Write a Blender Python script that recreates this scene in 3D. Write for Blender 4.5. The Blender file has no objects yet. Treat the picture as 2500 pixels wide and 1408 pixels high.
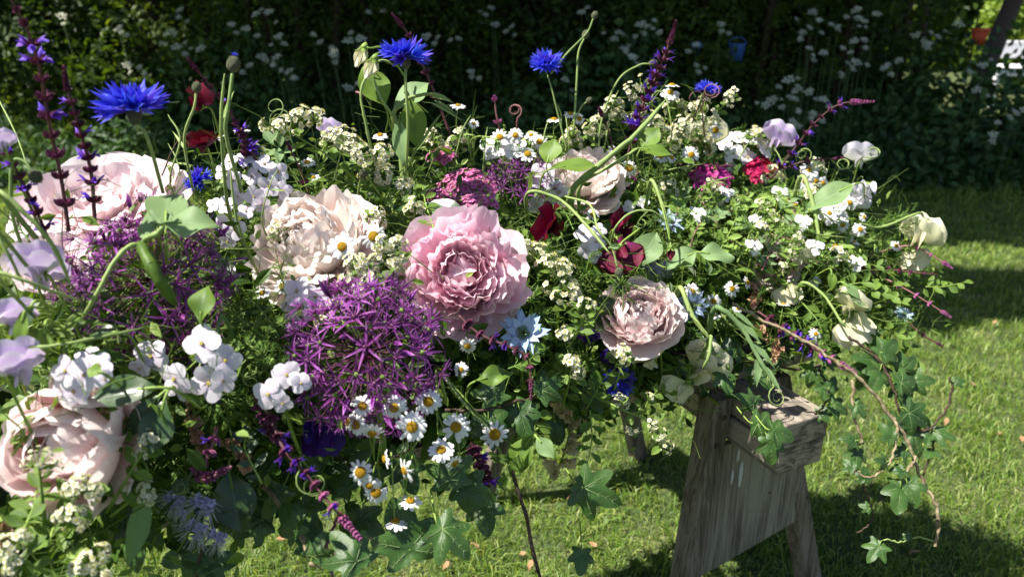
import bpy, math, random
import numpy as np
from mathutils import Vector, Matrix, Quaternion, noise
random.seed(7); rng = np.random.default_rng(7)
scene = bpy.context.scene
COL = scene.collection
PI = math.pi
R = math.radians
# ------------------------------------------------------------ camera, sky, sun, exposure
FPX = 1962.0                       # focal length in pixels of the 2500 px wide photograph
CAM_H, PITCH = 1.15, R(21.0)
cd = bpy.data.cameras.new('camera'); cam = bpy.data.objects.new('camera', cd); COL.objects.link(cam)
cam.location = (0, 0, CAM_H); cam.rotation_euler = (PI/2-PITCH, 0, 0)
cd.sensor_width = 36; cd.lens = 36*FPX/2500; cd.clip_start = .02; cd.clip_end = 500
cd.dof.use_dof = True; cd.dof.focus_distance = .98; cd.dof.aperture_fstop = 6.3
scene.camera = cam
SUN_EL, SUN_H = R(60), Vector((-1, -.16)).normalized()
w = bpy.data.worlds.new('World'); scene.world = w; w.use_nodes = True
nt = w.node_tree; nt.nodes.clear()
sky = nt.nodes.new('ShaderNodeTexSky'); sky.sky_type = 'NISHITA'; sky.sun_disc = False
sky.sun_elevation = SUN_EL; sky.sun_rotation = -math.atan2(-SUN_H.x, SUN_H.y)
bg = nt.nodes.new('ShaderNodeBackground'); bg.inputs[1].default_value = .062
wo = nt.nodes.new('ShaderNodeOutputWorld')
nt.links.new(sky.outputs[0], bg.inputs[0]); nt.links.new(bg.outputs[0], wo.inputs[0])
sl = bpy.data.lights.new('sun', 'SUN'); sl.energy = 5.0; sl.angle = R(.53); sl.color = (1, .95, .87)
sun = bpy.data.objects.new('sun', sl); COL.objects.link(sun)
SDIR = Vector((SUN_H.x*math.cos(SUN_EL), SUN_H.y*math.cos(SUN_EL), math.sin(SUN_EL)))
sun.rotation_euler = SDIR.to_track_quat('Z', 'Y').to_euler(); sun.location = (-3, 2, 6)
vs = scene.view_settings; vs.view_transform = 'Standard'; vs.look = 'None'; vs.exposure = 1.28; vs.gamma = 1; vs.use_curve_mapping = False
scene.render.engine = 'CYCLES'
scene.cycles.max_bounces = 6; scene.cycles.transmission_bounces = 4; scene.cycles.diffuse_bounces = 4

CR = Vector((1, 0, 0)); CU = Vector((0, math.sin(PITCH), math.cos(PITCH))); CF = Vector((0, math.cos(PITCH), -math.sin(PITCH)))
def P(px, py, d):                  # a place in the garden seen at (px, py), d metres into the scene
    return Vector((0, 0, CAM_H)) + CR*((px-1250)/FPX*d) - CU*((py-704)/FPX*d) + CF*d
def cdir(x, y, z):                 # right, up, towards the viewer -> world direction
    return (CR*x + CU*y - CF*z).normalized()
CTRL = [(0,1350,.60),(300,1300,.66),(150,1080,.68),(0,700,.62),(200,480,.86),(300,650,.76),(500,450,.95),(700,600,.90),
 (1130,660,.93),(900,880,.74),(1000,1080,.76),(1150,1250,.80),(1430,420,1.3),(1560,760,1.12),(1300,850,.95),(1850,400,1.42),(2000,430,1.38),
 (2250,650,1.32),(2100,770,1.22),(1950,600,1.28),(2000,870,1.2),(1700,920,1.14),(1500,1000,1.05),(1200,350,1.2),
 (850,350,1.05),(1600,280,1.36),(600,900,.74),(700,1200,.74),(1400,1150,1.0),(60,940,.62),(1750,650,1.22),(650,1350,.76),(2150,560,1.36),(1400,620,1.06)]
def D(px, py):
    s = t = 0
    for x, y, d in CTRL:
        q = 1/(((px-x)**2+(py-y)**2)/1e4+.15)**1.6
        s += q*d; t += q
    return s/t

# ------------------------------------------------------------ mesh helpers
def mk(name, v, f, mats, t=None, mi=None, smooth=True):
    me = bpy.data.meshes.new(name)
    me.from_pydata([tuple(p) for p in v], [], f)
    for m in (mats if isinstance(mats, (list, tuple)) else [mats]): me.materials.append(m)
    if t is not None:
        a = me.attributes.new('t', 'FLOAT', 'POINT'); a.data.foreach_set('value', np.asarray(t, dtype=np.float32))
    if mi is not None: me.polygons.foreach_set('material_index', np.asarray(mi, dtype=np.int32))
    if smooth: me.polygons.foreach_set('use_smooth', np.ones(len(me.polygons), dtype=bool))
    me.update(); return me
class MB:
    def __init__(s): s.v = []; s.f = []; s.t = []; s.m = []
    def add(s, g, M=None, m=0, tt=None):
        v, f, t = g; o = len(s.v)
        if M is not None: v = [M @ Vector(p) for p in v]
        s.v += [tuple(p) for p in v]; s.f += [tuple(i+o for i in q) for q in f]
        s.t += list(t) if tt is None else [tt]*len(v); s.m += [m]*len(f)
        return s
    def mesh(s, name, mats, smooth=True): return mk(name, s.v, s.f, mats, s.t, s.m, smooth)
def T(*a): return Matrix.Translation(Vector(a) if len(a) == 3 else a[0])
def RZ(a): return Matrix.Rotation(a, 4, 'Z')
def RY(a): return Matrix.Rotation(a, 4, 'Y')
def RX(a): return Matrix.Rotation(a, 4, 'X')
def S(x, y=None, z=None):
    y = x if y is None else y; z = x if z is None else z
    return Matrix.Diagonal((x, y, z, 1))
def frame(pos, n, spin=0, xdir=None):           # +Z along n; +X towards xdir if given
    n = Vector(n).normalized()
    if xdir is not None:
        x = Vector(xdir); x = (x - n*x.dot(n)).normalized(); y = n.cross(x)
        m = Matrix((x, y, n)).transposed().to_4x4()
    else: m = n.to_track_quat('Z', 'Y').to_matrix().to_4x4()
    return Matrix.Translation(Vector(pos)) @ m @ RZ(spin)
def petal(L, W, a0, a1, cup=.3, ruf=0., nf=3, tipw=.8, wpos=.6, nu=5, nv=4, rd=.25, notch=0., edge=0., sd=0, base=.12, r0=0.):
    rr = random.Random(sd); ph = rr.uniform(0, 6.28); ph2 = rr.uniform(0, 6.28); tw = rr.uniform(-.15, .15)*(ruf > 0)
    q1, q2, q3 = rr.uniform(0, 6.3), rr.uniform(0, 6.3), rr.uniform(0, 6.3)
    en = [edge*(.6*math.sin(q1+3.1*j/nv*2)+.4*math.sin(q2+7.3*j/nv)+.35*math.sin(q3+15*j/nv)*(nv > 5)) for j in range(nv+1)]
    prof = []; r = r0; z = 0; N = 24
    for i in range(N+1):
        a = a0+(a1-a0)*(i/N); prof.append((r, z, a)); r += L/N*math.sin(a); z += L/N*math.cos(a)
    v = []; t = []
    for i in range(nu+1):
        u = i/nu
        ww = W/2*(base+(1-base)*math.sin(PI/2*min(1, u/wpos)))
        if u > wpos: ww *= 1-(1-tipw)*((u-wpos)/(1-wpos))**2
        for j in range(nv+1):
            s_ = -1+2*j/nv
            uu = u*(1-rd*s_*s_-notch*math.exp(-(s_*5)**2)+en[j]*u)
            k = max(0, min(N, uu*N)); k0 = int(min(N-1, k)); fr = k-k0
            r1, z1, a1_ = prof[k0]; r2, z2, _ = prof[k0+1]
            rr_, zz = r1+(r2-r1)*fr, z1+(z2-z1)*fr
            off = cup*ww*s_*s_ + ruf*W*u*u*(math.sin(nf*PI*s_+ph)*.6+math.sin(nf*1.9*PI*s_+ph2+u*3)*.4)*(.3+.7*abs(s_)+.3*u)
            v.append((rr_-math.cos(a1_)*off, s_*ww+tw*L*u*u*.3, zz+math.sin(a1_)*off)); t.append(u)
    f = [(i*(nv+1)+j, (i+1)*(nv+1)+j, (i+1)*(nv+1)+j+1, i*(nv+1)+j+1) for i in range(nu) for j in range(nv)]
    return v, f, t
def tube(pts, rad, n=6, cap=True):
    pts = [Vector(p) for p in pts]; K = len(pts)
    if not isinstance(rad, (list, tuple)): rad = [rad]*K
    v = []; t = []; up = None
    for i, p in enumerate(pts):
        d = (pts[min(i+1, K-1)]-pts[max(i-1, 0)]); d = d.normalized() if d.length > 1e-9 else Vector((0, 0, 1))
        if up is None: up = d.orthogonal().normalized()
        up = (up-d*up.dot(d)); up = up.normalized() if up.length > 1e-6 else d.orthogonal().normalized()
        s_ = d.cross(up)
        for k in range(n):
            a = 2*PI*k/n; v.append(p+(up*math.cos(a)+s_*math.sin(a))*rad[i]); t.append(i/(K-1))
    f = [(i*n+k, i*n+(k+1) % n, (i+1)*n+(k+1) % n, (i+1)*n+k) for i in range(K-1) for k in range(n)]
    if cap: f += [tuple(range(n-1, -1, -1)), tuple((K-1)*n+k for k in range(n))]
    return v, f, t
def lathe(prof, n=8):
    v = []; t = []; K = len(prof)
    for i, (r, z) in enumerate(prof):
        for k in range(n): a = 2*PI*k/n; v.append((r*math.cos(a), r*math.sin(a), z)); t.append(i/(K-1))
    f = [(i*n+k, i*n+(k+1) % n, (i+1)*n+(k+1) % n, (i+1)*n+k) for i in range(K-1) for k in range(n)]
    f += [tuple(range(n-1, -1, -1)), tuple((K-1)*n+k for k in range(n))]
    return v, f, t
def ball(r, n=8, k=5, sz=1.): return lathe([(r*math.sin(PI*(i+.02)/(k+.04)), -r*sz*math.cos(PI*(i+.02)/(k+.04))) for i in range(k+1)], n)
def smooth_path(pts, n=6):                      # Catmull-Rom
    pts = [Vector(p) for p in pts]; out = []
    q = [pts[0]*2-pts[1]]+pts+[pts[-1]*2-pts[-2]]
    for i in range(1, len(q)-2):
        a, b, c, d = q[i-1:i+3]
        for k in range(n):
            s_ = k/n; out.append(.5*((2*b)+(c-a)*s_+(2*a-5*b+4*c-d)*s_*s_+(3*b-a-3*c+d)*s_**3))
    return out+[pts[-1]]
def box_g(x0, x1, y0, y1, z0, z1):
    v = [(x, y, z) for z in (z0, z1) for y in (y0, y1) for x in (x0, x1)]
    return v, [(0, 2, 3, 1), (4, 5, 7, 6), (0, 1, 5, 4), (2, 6, 7, 3), (0, 4, 6, 2), (1, 3, 7, 5)], [0]*8
def leaf_g(L, W, bend=.3, fold=.25, wave=0., tip=.55, nu=6, nv=4, sd=0, pw=1.0, curl=0.):  # lies along +X, faces +Z
    rr = random.Random(sd); ph = rr.uniform(0, 6.28); v = []; t = []
    for i in range(nu+1):
        u = i/nu; ww = W/2*max(.03, math.sin(PI*u**(math.log(.5)/math.log(tip)))**pw)
        a = bend*u
        for j in range(nv+1):
            s_ = -1+2*j/nv
            z = -bend*L*u*u*.5+abs(s_)*ww*fold+wave*W*math.sin(u*9+ph+(s_ > 0)*1.7)*abs(s_)-curl*abs(s_)**2*ww
            v.append((L*(u-bend*bend*u**3*.12), s_*ww, z)); t.append(.0 if j == nv//2 else abs(s_)*.6+.4)
    f = [(i*(nv+1)+j, (i+1)*(nv+1)+j, (i+1)*(nv+1)+j+1, i*(nv+1)+j+1) for i in range(nu) for j in range(nv)]
    return v, f, t

# ------------------------------------------------------------ materials
def newmat(name):
    m = bpy.data.materials.new(name); m.use_nodes = True; n = m.node_tree; n.nodes.clear()
    return m, n, n.nodes.new, n.links.new
def ramp(N, L, src, stops):
    r = N('ShaderNodeValToRGB'); L(src, r.inputs[0]); e = r.color_ramp.elements
    while len(e) < len(stops): e.new(.5)
    for k, (p, c) in enumerate(stops): e[k].position = p; e[k].color = (*c, 1)
    return r.outputs[0]
def petal_mat(name, stops, trans=.35, rough=.5, var=.12, hv=.015, vein=0., spec=.3, tsat=1.05, mul=.18):
    m, nt_, N, L = newmat(name)
    at = N('ShaderNodeAttribute'); at.attribute_name = 't'
    c = ramp(N, L, at.outputs['Fac'], stops)
    oi = N('ShaderNodeObjectInfo'); hs = N('ShaderNodeHueSaturation'); L(c, hs.inputs['Color'])
    mr = N('ShaderNodeMapRange'); L(oi.outputs['Random'], mr.inputs[0]); mr.inputs[3].default_value = 1-var; mr.inputs[4].default_value = 1+var*.6; L(mr.outputs[0], hs.inputs['Value'])
    m2 = N('ShaderNodeMapRange'); L(oi.outputs['Random'], m2.inputs[0]); m2.inputs[3].default_value = .5+hv; m2.inputs[4].default_value = .5-hv; L(m2.outputs[0], hs.inputs['Hue'])
    tc = N('ShaderNodeTexCoord'); nz = N('ShaderNodeTexNoise'); L(tc.outputs['Object'], nz.inputs['Vector']); nz.inputs['Scale'].default_value = 140; nz.inputs['Detail'].default_value = 3
    mx = N('ShaderNodeMix'); mx.data_type = 'RGBA'; mx.blend_type = 'MULTIPLY'; mx.inputs[0].default_value = mul
    rg = ramp(N, L, nz.outputs[0], [(.3, (.7, .7, .72)), (.65, (1, 1, 1))])
    L(hs.outputs[0], mx.inputs[6]); L(rg, mx.inputs[7])
    sx = N('ShaderNodeSeparateXYZ'); L(tc.outputs['Object'], sx.inputs[0])      # fine veins fanning out from the petal's foot
    at2 = N('ShaderNodeMath'); at2.operation = 'ARCTAN2'; L(sx.outputs['Y'], at2.inputs[0]); ln = N('ShaderNodeVectorMath'); ln.operation = 'LENGTH'; L(tc.outputs['Object'], ln.inputs[0]); L(ln.outputs['Value'], at2.inputs[1])
    vn = N('ShaderNodeTexNoise'); vn.noise_dimensions = '1D'; vn.inputs['Scale'].default_value = 26; vn.inputs['Detail'].default_value = 3; L(at2.outputs[0], vn.inputs['W'])
    vr = ramp(N, L, vn.outputs[0], [(.36, (.86, .78, .80)), (.56, (1, 1, 1))]); vx = N('ShaderNodeMix'); vx.data_type = 'RGBA'; vx.blend_type = 'MULTIPLY'; vx.inputs[0].default_value = .32; L(mx.outputs[2], vx.inputs[6]); L(vr, vx.inputs[7]); mx = vx
    hh = N('ShaderNodeMath'); hh.operation = 'MULTIPLY_ADD'; L(vn.outputs[0], hh.inputs[0]); hh.inputs[1].default_value = 1.2; L(nz.outputs[0], hh.inputs[2])
    pb = N('ShaderNodeBsdfPrincipled'); L(mx.outputs[2], pb.inputs['Base Color']); pb.inputs['Roughness'].default_value = rough; pb.inputs['Specular IOR Level'].default_value = spec
    bp = N('ShaderNodeBump'); L(hh.outputs[0], bp.inputs['Height']); bp.inputs['Strength'].default_value = .2; bp.inputs['Distance'].default_value = .002; L(bp.outputs[0], pb.inputs['Normal'])
    tr = N('ShaderNodeBsdfTranslucent'); h2 = N('ShaderNodeHueSaturation'); h2.inputs['Saturation'].default_value = tsat; L(mx.outputs[2], h2.inputs['Color']); L(h2.outputs[0], tr.inputs['Color'])
    ms = N('ShaderNodeMixShader'); ms.inputs[0].default_value = trans; L(pb.outputs[0], ms.inputs[1]); L(tr.outputs[0], ms.inputs[2])
    o = N('ShaderNodeOutputMaterial'); L(ms.outputs[0], o.inputs[0]); return m
def leaf_mat(name, a, b, trans=.3, rough=.5, ttint=(1.6, 1.45, .4), spec=.28, vein=None, sc=60, var=.3):
    m, nt_, N, L = newmat(name)
    at = N('ShaderNodeAttribute'); at.attribute_name = 't'
    oi = N('ShaderNodeObjectInfo'); tc = N('ShaderNodeTexCoord'); nz = N('ShaderNodeTexNoise'); L(tc.outputs['Object'], nz.inputs['Vector']); nz.inputs['Scale'].default_value = sc; nz.inputs['Detail'].default_value = 4
    ad = N('ShaderNodeMath'); ad.operation = 'MULTIPLY_ADD'; L(oi.outputs['Random'], ad.inputs[0]); ad.inputs[1].default_value = .55; L(nz.outputs[0], ad.inputs[2])
    sb = N('ShaderNodeMath'); sb.operation = 'MULTIPLY_ADD'; L(at.outputs['Fac'], sb.inputs[0]); sb.inputs[1].default_value = .35; L(ad.outputs[0], sb.inputs[2])
    n5 = N('ShaderNodeTexNoise'); L(tc.outputs['Object'], n5.inputs['Vector']); n5.inputs['Scale'].default_value = 22; n5.inputs['Detail'].default_value = 6; n5.inputs['Roughness'].default_value = .7; yl = ramp(N, L, n5.outputs[0], [(.62, (1, 1, 1)), (.70, (1.0, .82, .42))])
    c = ramp(N, L, sb.outputs[0], [(.45, a), (1.15 if False else 1., b)])
    my = N('ShaderNodeMix'); my.data_type = 'RGBA'; my.blend_type = 'MULTIPLY'; my.inputs[0].default_value = .8; L(c, my.inputs[6]); L(yl, my.inputs[7]); c = my.outputs[2]
    if vein is not None:
        vv = ramp(N, L, at.outputs['Fac'], [(.0, (1, 1, 1)), (.16, (0, 0, 0))])
        mx = N('ShaderNodeMix'); mx.data_type = 'RGBA'; L(vv, mx.inputs[0]); L(c, mx.inputs[6]); mx.inputs[7].default_value = (*vein, 1); c = mx.outputs[2]
    pb = N('ShaderNodeBsdfPrincipled'); L(c, pb.inputs['Base Color']); pb.inputs['Roughness'].default_value = rough; pb.inputs['Specular IOR Level'].default_value = spec
    bp = N('ShaderNodeBump'); L(nz.outputs[0], bp.inputs['Height']); bp.inputs['Strength'].default_value = .25; bp.inputs['Distance'].default_value = .002; L(bp.outputs[0], pb.inputs['Normal'])
    tr = N('ShaderNodeBsdfTranslucent'); mt = N('ShaderNodeMix'); mt.data_type = 'RGBA'; mt.blend_type = 'MULTIPLY'; mt.inputs[0].default_value = 1; mt.clamp_result = False
    L(c, mt.inputs[6]); mt.inputs[7].default_value = (*ttint, 1); L(mt.outputs[2], tr.inputs['Color'])
    ms = N('ShaderNodeMixShader'); ms.inputs[0].default_value = trans; L(pb.outputs[0], ms.inputs[1]); L(tr.outputs[0], ms.inputs[2])
    o = N('ShaderNodeOutputMaterial'); L(ms.outputs[0], o.inputs[0]); return m
def plain(name, col, rough=.6, spec=.3, col2=None, sc=80, bump=.2, metal=0.):
    m, nt_, N, L = newmat(name)
    tc = N('ShaderNodeTexCoord'); nz = N('ShaderNodeTexNoise'); L(tc.outputs['Object'], nz.inputs['Vector']); nz.inputs['Scale'].default_value = sc; nz.inputs['Detail'].default_value = 5
    c = ramp(N, L, nz.outputs[0], [(.35, col), (.68, col2 or tuple(min(1, x*1.35) for x in col))])
    pb = N('ShaderNodeBsdfPrincipled'); L(c, pb.inputs['Base Color']); pb.inputs['Roughness'].default_value = rough; pb.inputs['Specular IOR Level'].default_value = spec; pb.inputs['Metallic'].default_value = metal
    bp = N('ShaderNodeBump'); L(nz.outputs[0], bp.inputs['Height']); bp.inputs['Strength'].default_value = bump; bp.inputs['Distance'].default_value = .003; L(bp.outputs[0], pb.inputs['Normal'])
    o = N('ShaderNodeOutputMaterial'); L(pb.outputs[0], o.inputs[0]); return m
def wood_mat(name, dark, mid, light, axis='Z', sc=1.):
    m, nt_, N, L = newmat(name)
    tc = N('ShaderNodeTexCoord'); mp = N('ShaderNodeMapping'); L(tc.outputs['Object'], mp.inputs[0])
    s_ = {'Z': (300, 300, 7), 'Y': (60, 5, 260), 'X': (5, 230, 230)}[axis]; mp.inputs['Scale'].default_value = tuple(q*sc for q in s_)
    n1 = N('ShaderNodeTexNoise'); L(mp.outputs[0], n1.inputs['Vector']); n1.inputs['Scale'].default_value = 1; n1.inputs['Detail'].default_value = 6; n1.inputs['Roughness'].default_value = .7; n1.inputs['Distortion'].default_value = .6
    n2 = N('ShaderNodeTexNoise'); mp2 = N('ShaderNodeMapping'); L(tc.outputs['Object'], mp2.inputs[0]); mp2.inputs['Scale'].default_value = {'Z': (22, 22, 3), 'Y': (22, 3, 22), 'X': (3, 22, 22)}[axis]
    L(mp2.outputs[0], n2.inputs['Vector']); n2.inputs['Scale'].default_value = 1.5; n2.inputs['Detail'].default_value = 5
    a = N('ShaderNodeMath'); a.operation = 'MULTIPLY_ADD'; L(n2.outputs[0], a.inputs[0]); a.inputs[1].default_value = .8; L(n1.outputs[0], a.inputs[2])
    c = ramp(N, L, a.outputs[0], [(.62, dark), (.84, mid), (1., light)])
    vo = N('ShaderNodeTexVoronoi'); L(tc.outputs['Object'], vo.inputs['Vector']); vo.inputs['Scale'].default_value = 26
    kn = ramp(N, L, vo.outputs['Distance'], [(.05, (.25, .2, .16)), (.12, (1, 1, 1))])
    mx = N('ShaderNodeMix'); mx.data_type = 'RGBA'; mx.blend_type = 'MULTIPLY'; mx.inputs[0].default_value = .8; L(c, mx.inputs[6]); L(kn, mx.inputs[7])
    pb = N('ShaderNodeBsdfPrincipled'); L(mx.outputs[2], pb.inputs['Base Color']); pb.inputs['Roughness'].default_value = .85; pb.inputs['Specular IOR Level'].default_value = .2
    bp = N('ShaderNodeBump'); L(n1.outputs[0], bp.inputs['Height']); bp.inputs['Strength'].default_value = .45; bp.inputs['Distance'].default_value = .001; L(bp.outputs[0], pb.inputs['Normal'])
    o = N('ShaderNodeOutputMaterial'); L(pb.outputs[0], o.inputs[0]); return m
M = {}
M['blush'] = petal_mat('blush_petal', [(0, (.95, .60, .50)), (.35, (.95, .79, .72)), (1, (.95, .88, .83))], .45, var=.05)
M['blush2'] = petal_mat('blush_pink_petal', [(0, (.80, .42, .38)), (.4, (.89, .68, .68)), (1, (.91, .80, .81))], .40, var=.06)
M['pink'] = petal_mat('pink_petal', [(0, (.88, .26, .38)), (.45, (.94, .48, .62)), (1, (.95, .75, .82))], .40, var=.08)
M['shell'] = petal_mat('shell_pink_petal', [(0, (.72, .30, .34)), (.5, (.94, .70, .69)), (1, (.95, .85, .83))], .42, var=.05)
M['corn'] = petal_mat('cornflower_blue', [(0, (.10, .04, .45)), (.4, (.05, .045, .62)), (1, (.11, .12, .85))], .3, var=.2)
M['cornin'] = petal_mat('cornflower_violet', [(0, (.2, .03, .3)), (1, (.16, .06, .5))], .2)
M['allium'] = petal_mat('allium_purple', [(0, (.13, .02, .15)), (.5, (.32, .06, .34)), (1, (.52, .19, .55))], .28, var=.3)
M['ped'] = petal_mat('allium_stalk', [(0, (.13, .02, .06)), (1, (.16, .06, .12))], .05, var=.3)
M['salf'] = petal_mat('salvia_violet', [(0, (.16, .05, .40)), (1, (.17, .07, .62))], .25, var=.2)
M['salc'] = petal_mat('salvia_calyx', [(0, (.17, .05, .07)), (1, (.12, .025, .08))], .15, var=.35)
M['salp'] = petal_mat('salvia_pink_calyx', [(0, (.36, .12, .2)), (1, (.38, .10, .30))], .2, var=.25)
M['white'] = petal_mat('white_petal', [(0, (.72, .76, .55)), (.15, (.80, .82, .80)), (1, (.86, .86, .87))], .25, var=.05)
M['lilac'] = petal_mat('lilac_white_petal', [(0, (.50, .14, .48)), (.16, (.78, .70, .80)), (1, (.87, .84, .89))], .3, var=.08, hv=.01)
M['lilac2'] = petal_mat('soft_lilac_petal', [(0, (.62, .62, .45)), (.3, (.70, .64, .76)), (.75, (.64, .50, .78)), (1, (.74, .68, .82))], .32, var=.07, hv=.01)
M['spw'] = petal_mat('white_pea_petal', [(0, (.66, .74, .45)), (.35, (.82, .82, .78)), (1, (.80, .76, .86))], .3, var=.05)
M['cream'] = petal_mat('cream_pea_petal', [(0, (.55, .62, .25)), (.4, (.78, .76, .48)), (1, (.84, .82, .62))], .35, var=.05)
M['burg'] = petal_mat('burgundy_petal', [(0, (.18, .01, .12)), (.4, (.10, .003, .014)), (1, (.15, .004, .024))], .22, var=.2, rough=.6)
M['deep'] = petal_mat('deep_violet_petal', [(0, (.05, .01, .15)), (1, (.05, .012, .2))], .2, var=.2)
M['swp'] = petal_mat('sweet_william_pink', [(0, (.5, .06, .2)), (.4, (.60, .13, .33)), (1, (.66, .24, .44))], .22, var=.3)
M['swm'] = petal_mat('sweet_william_magenta', [(0, (.45, .02, .25)), (1, (.58, .06, .33))], .22, var=.2)
M['swr'] = petal_mat('sweet_william_crimson', [(0, (.30, .004, .04)), (1, (.50, .008, .07))], .22, var=.25)
M['nig'] = petal_mat('nigella_blue', [(0, (.60, .68, .62)), (.3, (.56, .68, .86)), (1, (.46, .60, .84))], .32, var=.12)
M['nigp'] = petal_mat('nigella_pale_blue', [(0, (.5, .6, .6)), (1, (.50, .64, .80))], .32, var=.1)
M['phac'] = petal_mat('phacelia_lilac', [(0, (.38, .34, .6)), (1, (.42, .38, .70))], .25, var=.2)
M['peach'] = petal_mat('peach_ruffle', [(0, (.35, .2, .1)), (1, (.62, .38, .24))], .25, var=.2)
M['buff'] = petal_mat('buff_ruffle', [(0, (.5, .45, .2)), (1, (.72, .60, .38))], .25, var=.15)
M['cream_f'] = petal_mat('cream_blossom', [(0, (.55, .58, .18)), (.4, (.74, .74, .50)), (1, (.82, .81, .66))], .25, var=.12)
M['yel'] = plain('daisy_yellow', (.62, .33, .01), .7, col2=(.80, .50, .02), sc=900, bump=.9)
M['anth'] = plain('anther_yellow', (.45, .42, .08), .6)
M['greend'] = plain('green_centre', (.12, .2, .03), .6)
M['leaf'] = leaf_mat('leaf_green', (.035, .085, .012), (.14, .23, .035), .33, vein=(.13, .2, .06))
M['leafl'] = leaf_mat('leaf_pale', (.10, .17, .06), (.19, .29, .12), .30, rough=.55, vein=(.22, .33, .16), ttint=(1.3, 1.4, .5))
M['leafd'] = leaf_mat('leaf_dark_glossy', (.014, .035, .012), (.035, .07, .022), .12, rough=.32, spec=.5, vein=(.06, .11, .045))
M['leafm'] = leaf_mat('leaf_small_sage', (.08, .16, .02), (.22, .34, .065), .33, rough=.5)
M['stem'] = leaf_mat('stem_green', (.10, .18, .025), (.24, .35, .07), .12, rough=.5)
M['stemp'] = leaf_mat('stem_glaucous', (.12, .20, .05), (.26, .35, .11), .12, rough=.55)
M['stemd'] = leaf_mat('stem_dark_purple', (.045, .015, .02), (.12, .045, .05), .05, rough=.5)
M['stempk'] = leaf_mat('stem_dusky_pink', (.15, .06, .06), (.3, .14, .14), .08)
M['fern'] = leaf_mat('thread_foliage', (.05, .11, .018), (.15, .27, .05), .2, rough=.5)
M['ivy'] = leaf_mat('ivy_leaf', (.012, .042, .010), (.05, .11, .022), .22, rough=.30, spec=.5)
M['ivyv'] = leaf_mat('ivy_vein', (.10, .17, .06), (.18, .26, .10), .1)
M['bark'] = plain('vine_bark', (.15, .11, .06), .8, col2=(.38, .31, .19), sc=120, bump=.6)
M['barkd'] = plain('dark_twig', (.035, .022, .015), .8, col2=(.09, .06, .04), sc=120, bump=.6)
M['budsc'] = plain('bud_scales', (.10, .12, .05), .7, col2=(.26, .27, .16), sc=700, bump=1.)
M['hair'] = leaf_mat('hairy_bract', (.10, .16, .06), (.2, .28, .12), .2)
M['dkov'] = plain('seed_pod_blue', (.02, .04, .05), .5, col2=(.05, .09, .09))
M['light_block'] = plain('light_block_dark', (.012, .02, .006), .95, col2=(.03, .045, .014), sc=60, bump=1.)  # dark colour of the added mounds that stop light coming through the spray
M['woodp'] = wood_mat('weathered_panel', (.03, .026, .02), (.13, .118, .09), (.25, .23, .18), 'Z')
M['woodl'] = wood_mat('weathered_leg', (.03, .025, .018), (.10, .085, .06), (.20, .17, .13), 'Z', .8)
M['woodr'] = wood_mat('weathered_rail', (.035, .03, .026), (.15, .13, .105), (.34, .29, .23), 'Y', .8)
M['paint'] = plain('old_white_paint', (.35, .36, .34), .7, col2=(.6, .6, .56), sc=60)

# ------------------------------------------------------------ things and parts
ITEMS = []                                  # (root, look, px, py) for the labels
FILL = []                                   # places that get undergrowth below them
def link(name, data, parent=None, mat=None):
    o = bpy.data.objects.new(name, data); COL.objects.link(o)
    if parent is not None: o.parent = parent
    if mat is not None: o.matrix_basis = mat
    return o
def thing(name, cat, mat, look, px, py, group=None, label=None, data=None):
    o = link(name, data, None, mat); o['category'] = cat
    if group: o['group'] = group
    if label: o['label'] = label
    ITEMS.append((o, look, px, py, label)); return o
def tag(o, label, cat, group=None, kind=None):
    if label: o['label'] = label
    if cat: o['category'] = cat
    if group: o['group'] = group
    if kind: o['kind'] = kind
    return o
CACHE = {}
def cached(key, fn):
    if key not in CACHE: CACHE[key] = fn()
    return CACHE[key]
def stem_part(root, wpts, r0, r1, mat, name='stem', n=6, k=5, parent=None):
    inv = root.matrix_basis.inverted(); pts = smooth_path([inv @ Vector(p) for p in wpts], k)
    q = len(pts); g = tube(pts, [r0+(r1-r0)*i/(q-1) for i in range(q)], n)
    return link(name, mk(name, g[0], g[1], mat, g[2]), parent or root)
def wp(lst):                                # [(px, py, d)] -> world points
    return [P(x, y, d) for x, y, d in lst]
def default_stem(root, p, n, L=.07):
    q = p-n*L*.45; b = Vector((p.x, p.y+.02, p.z-L))-n*L*.3
    return [p-n*.001, q, b]
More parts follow.
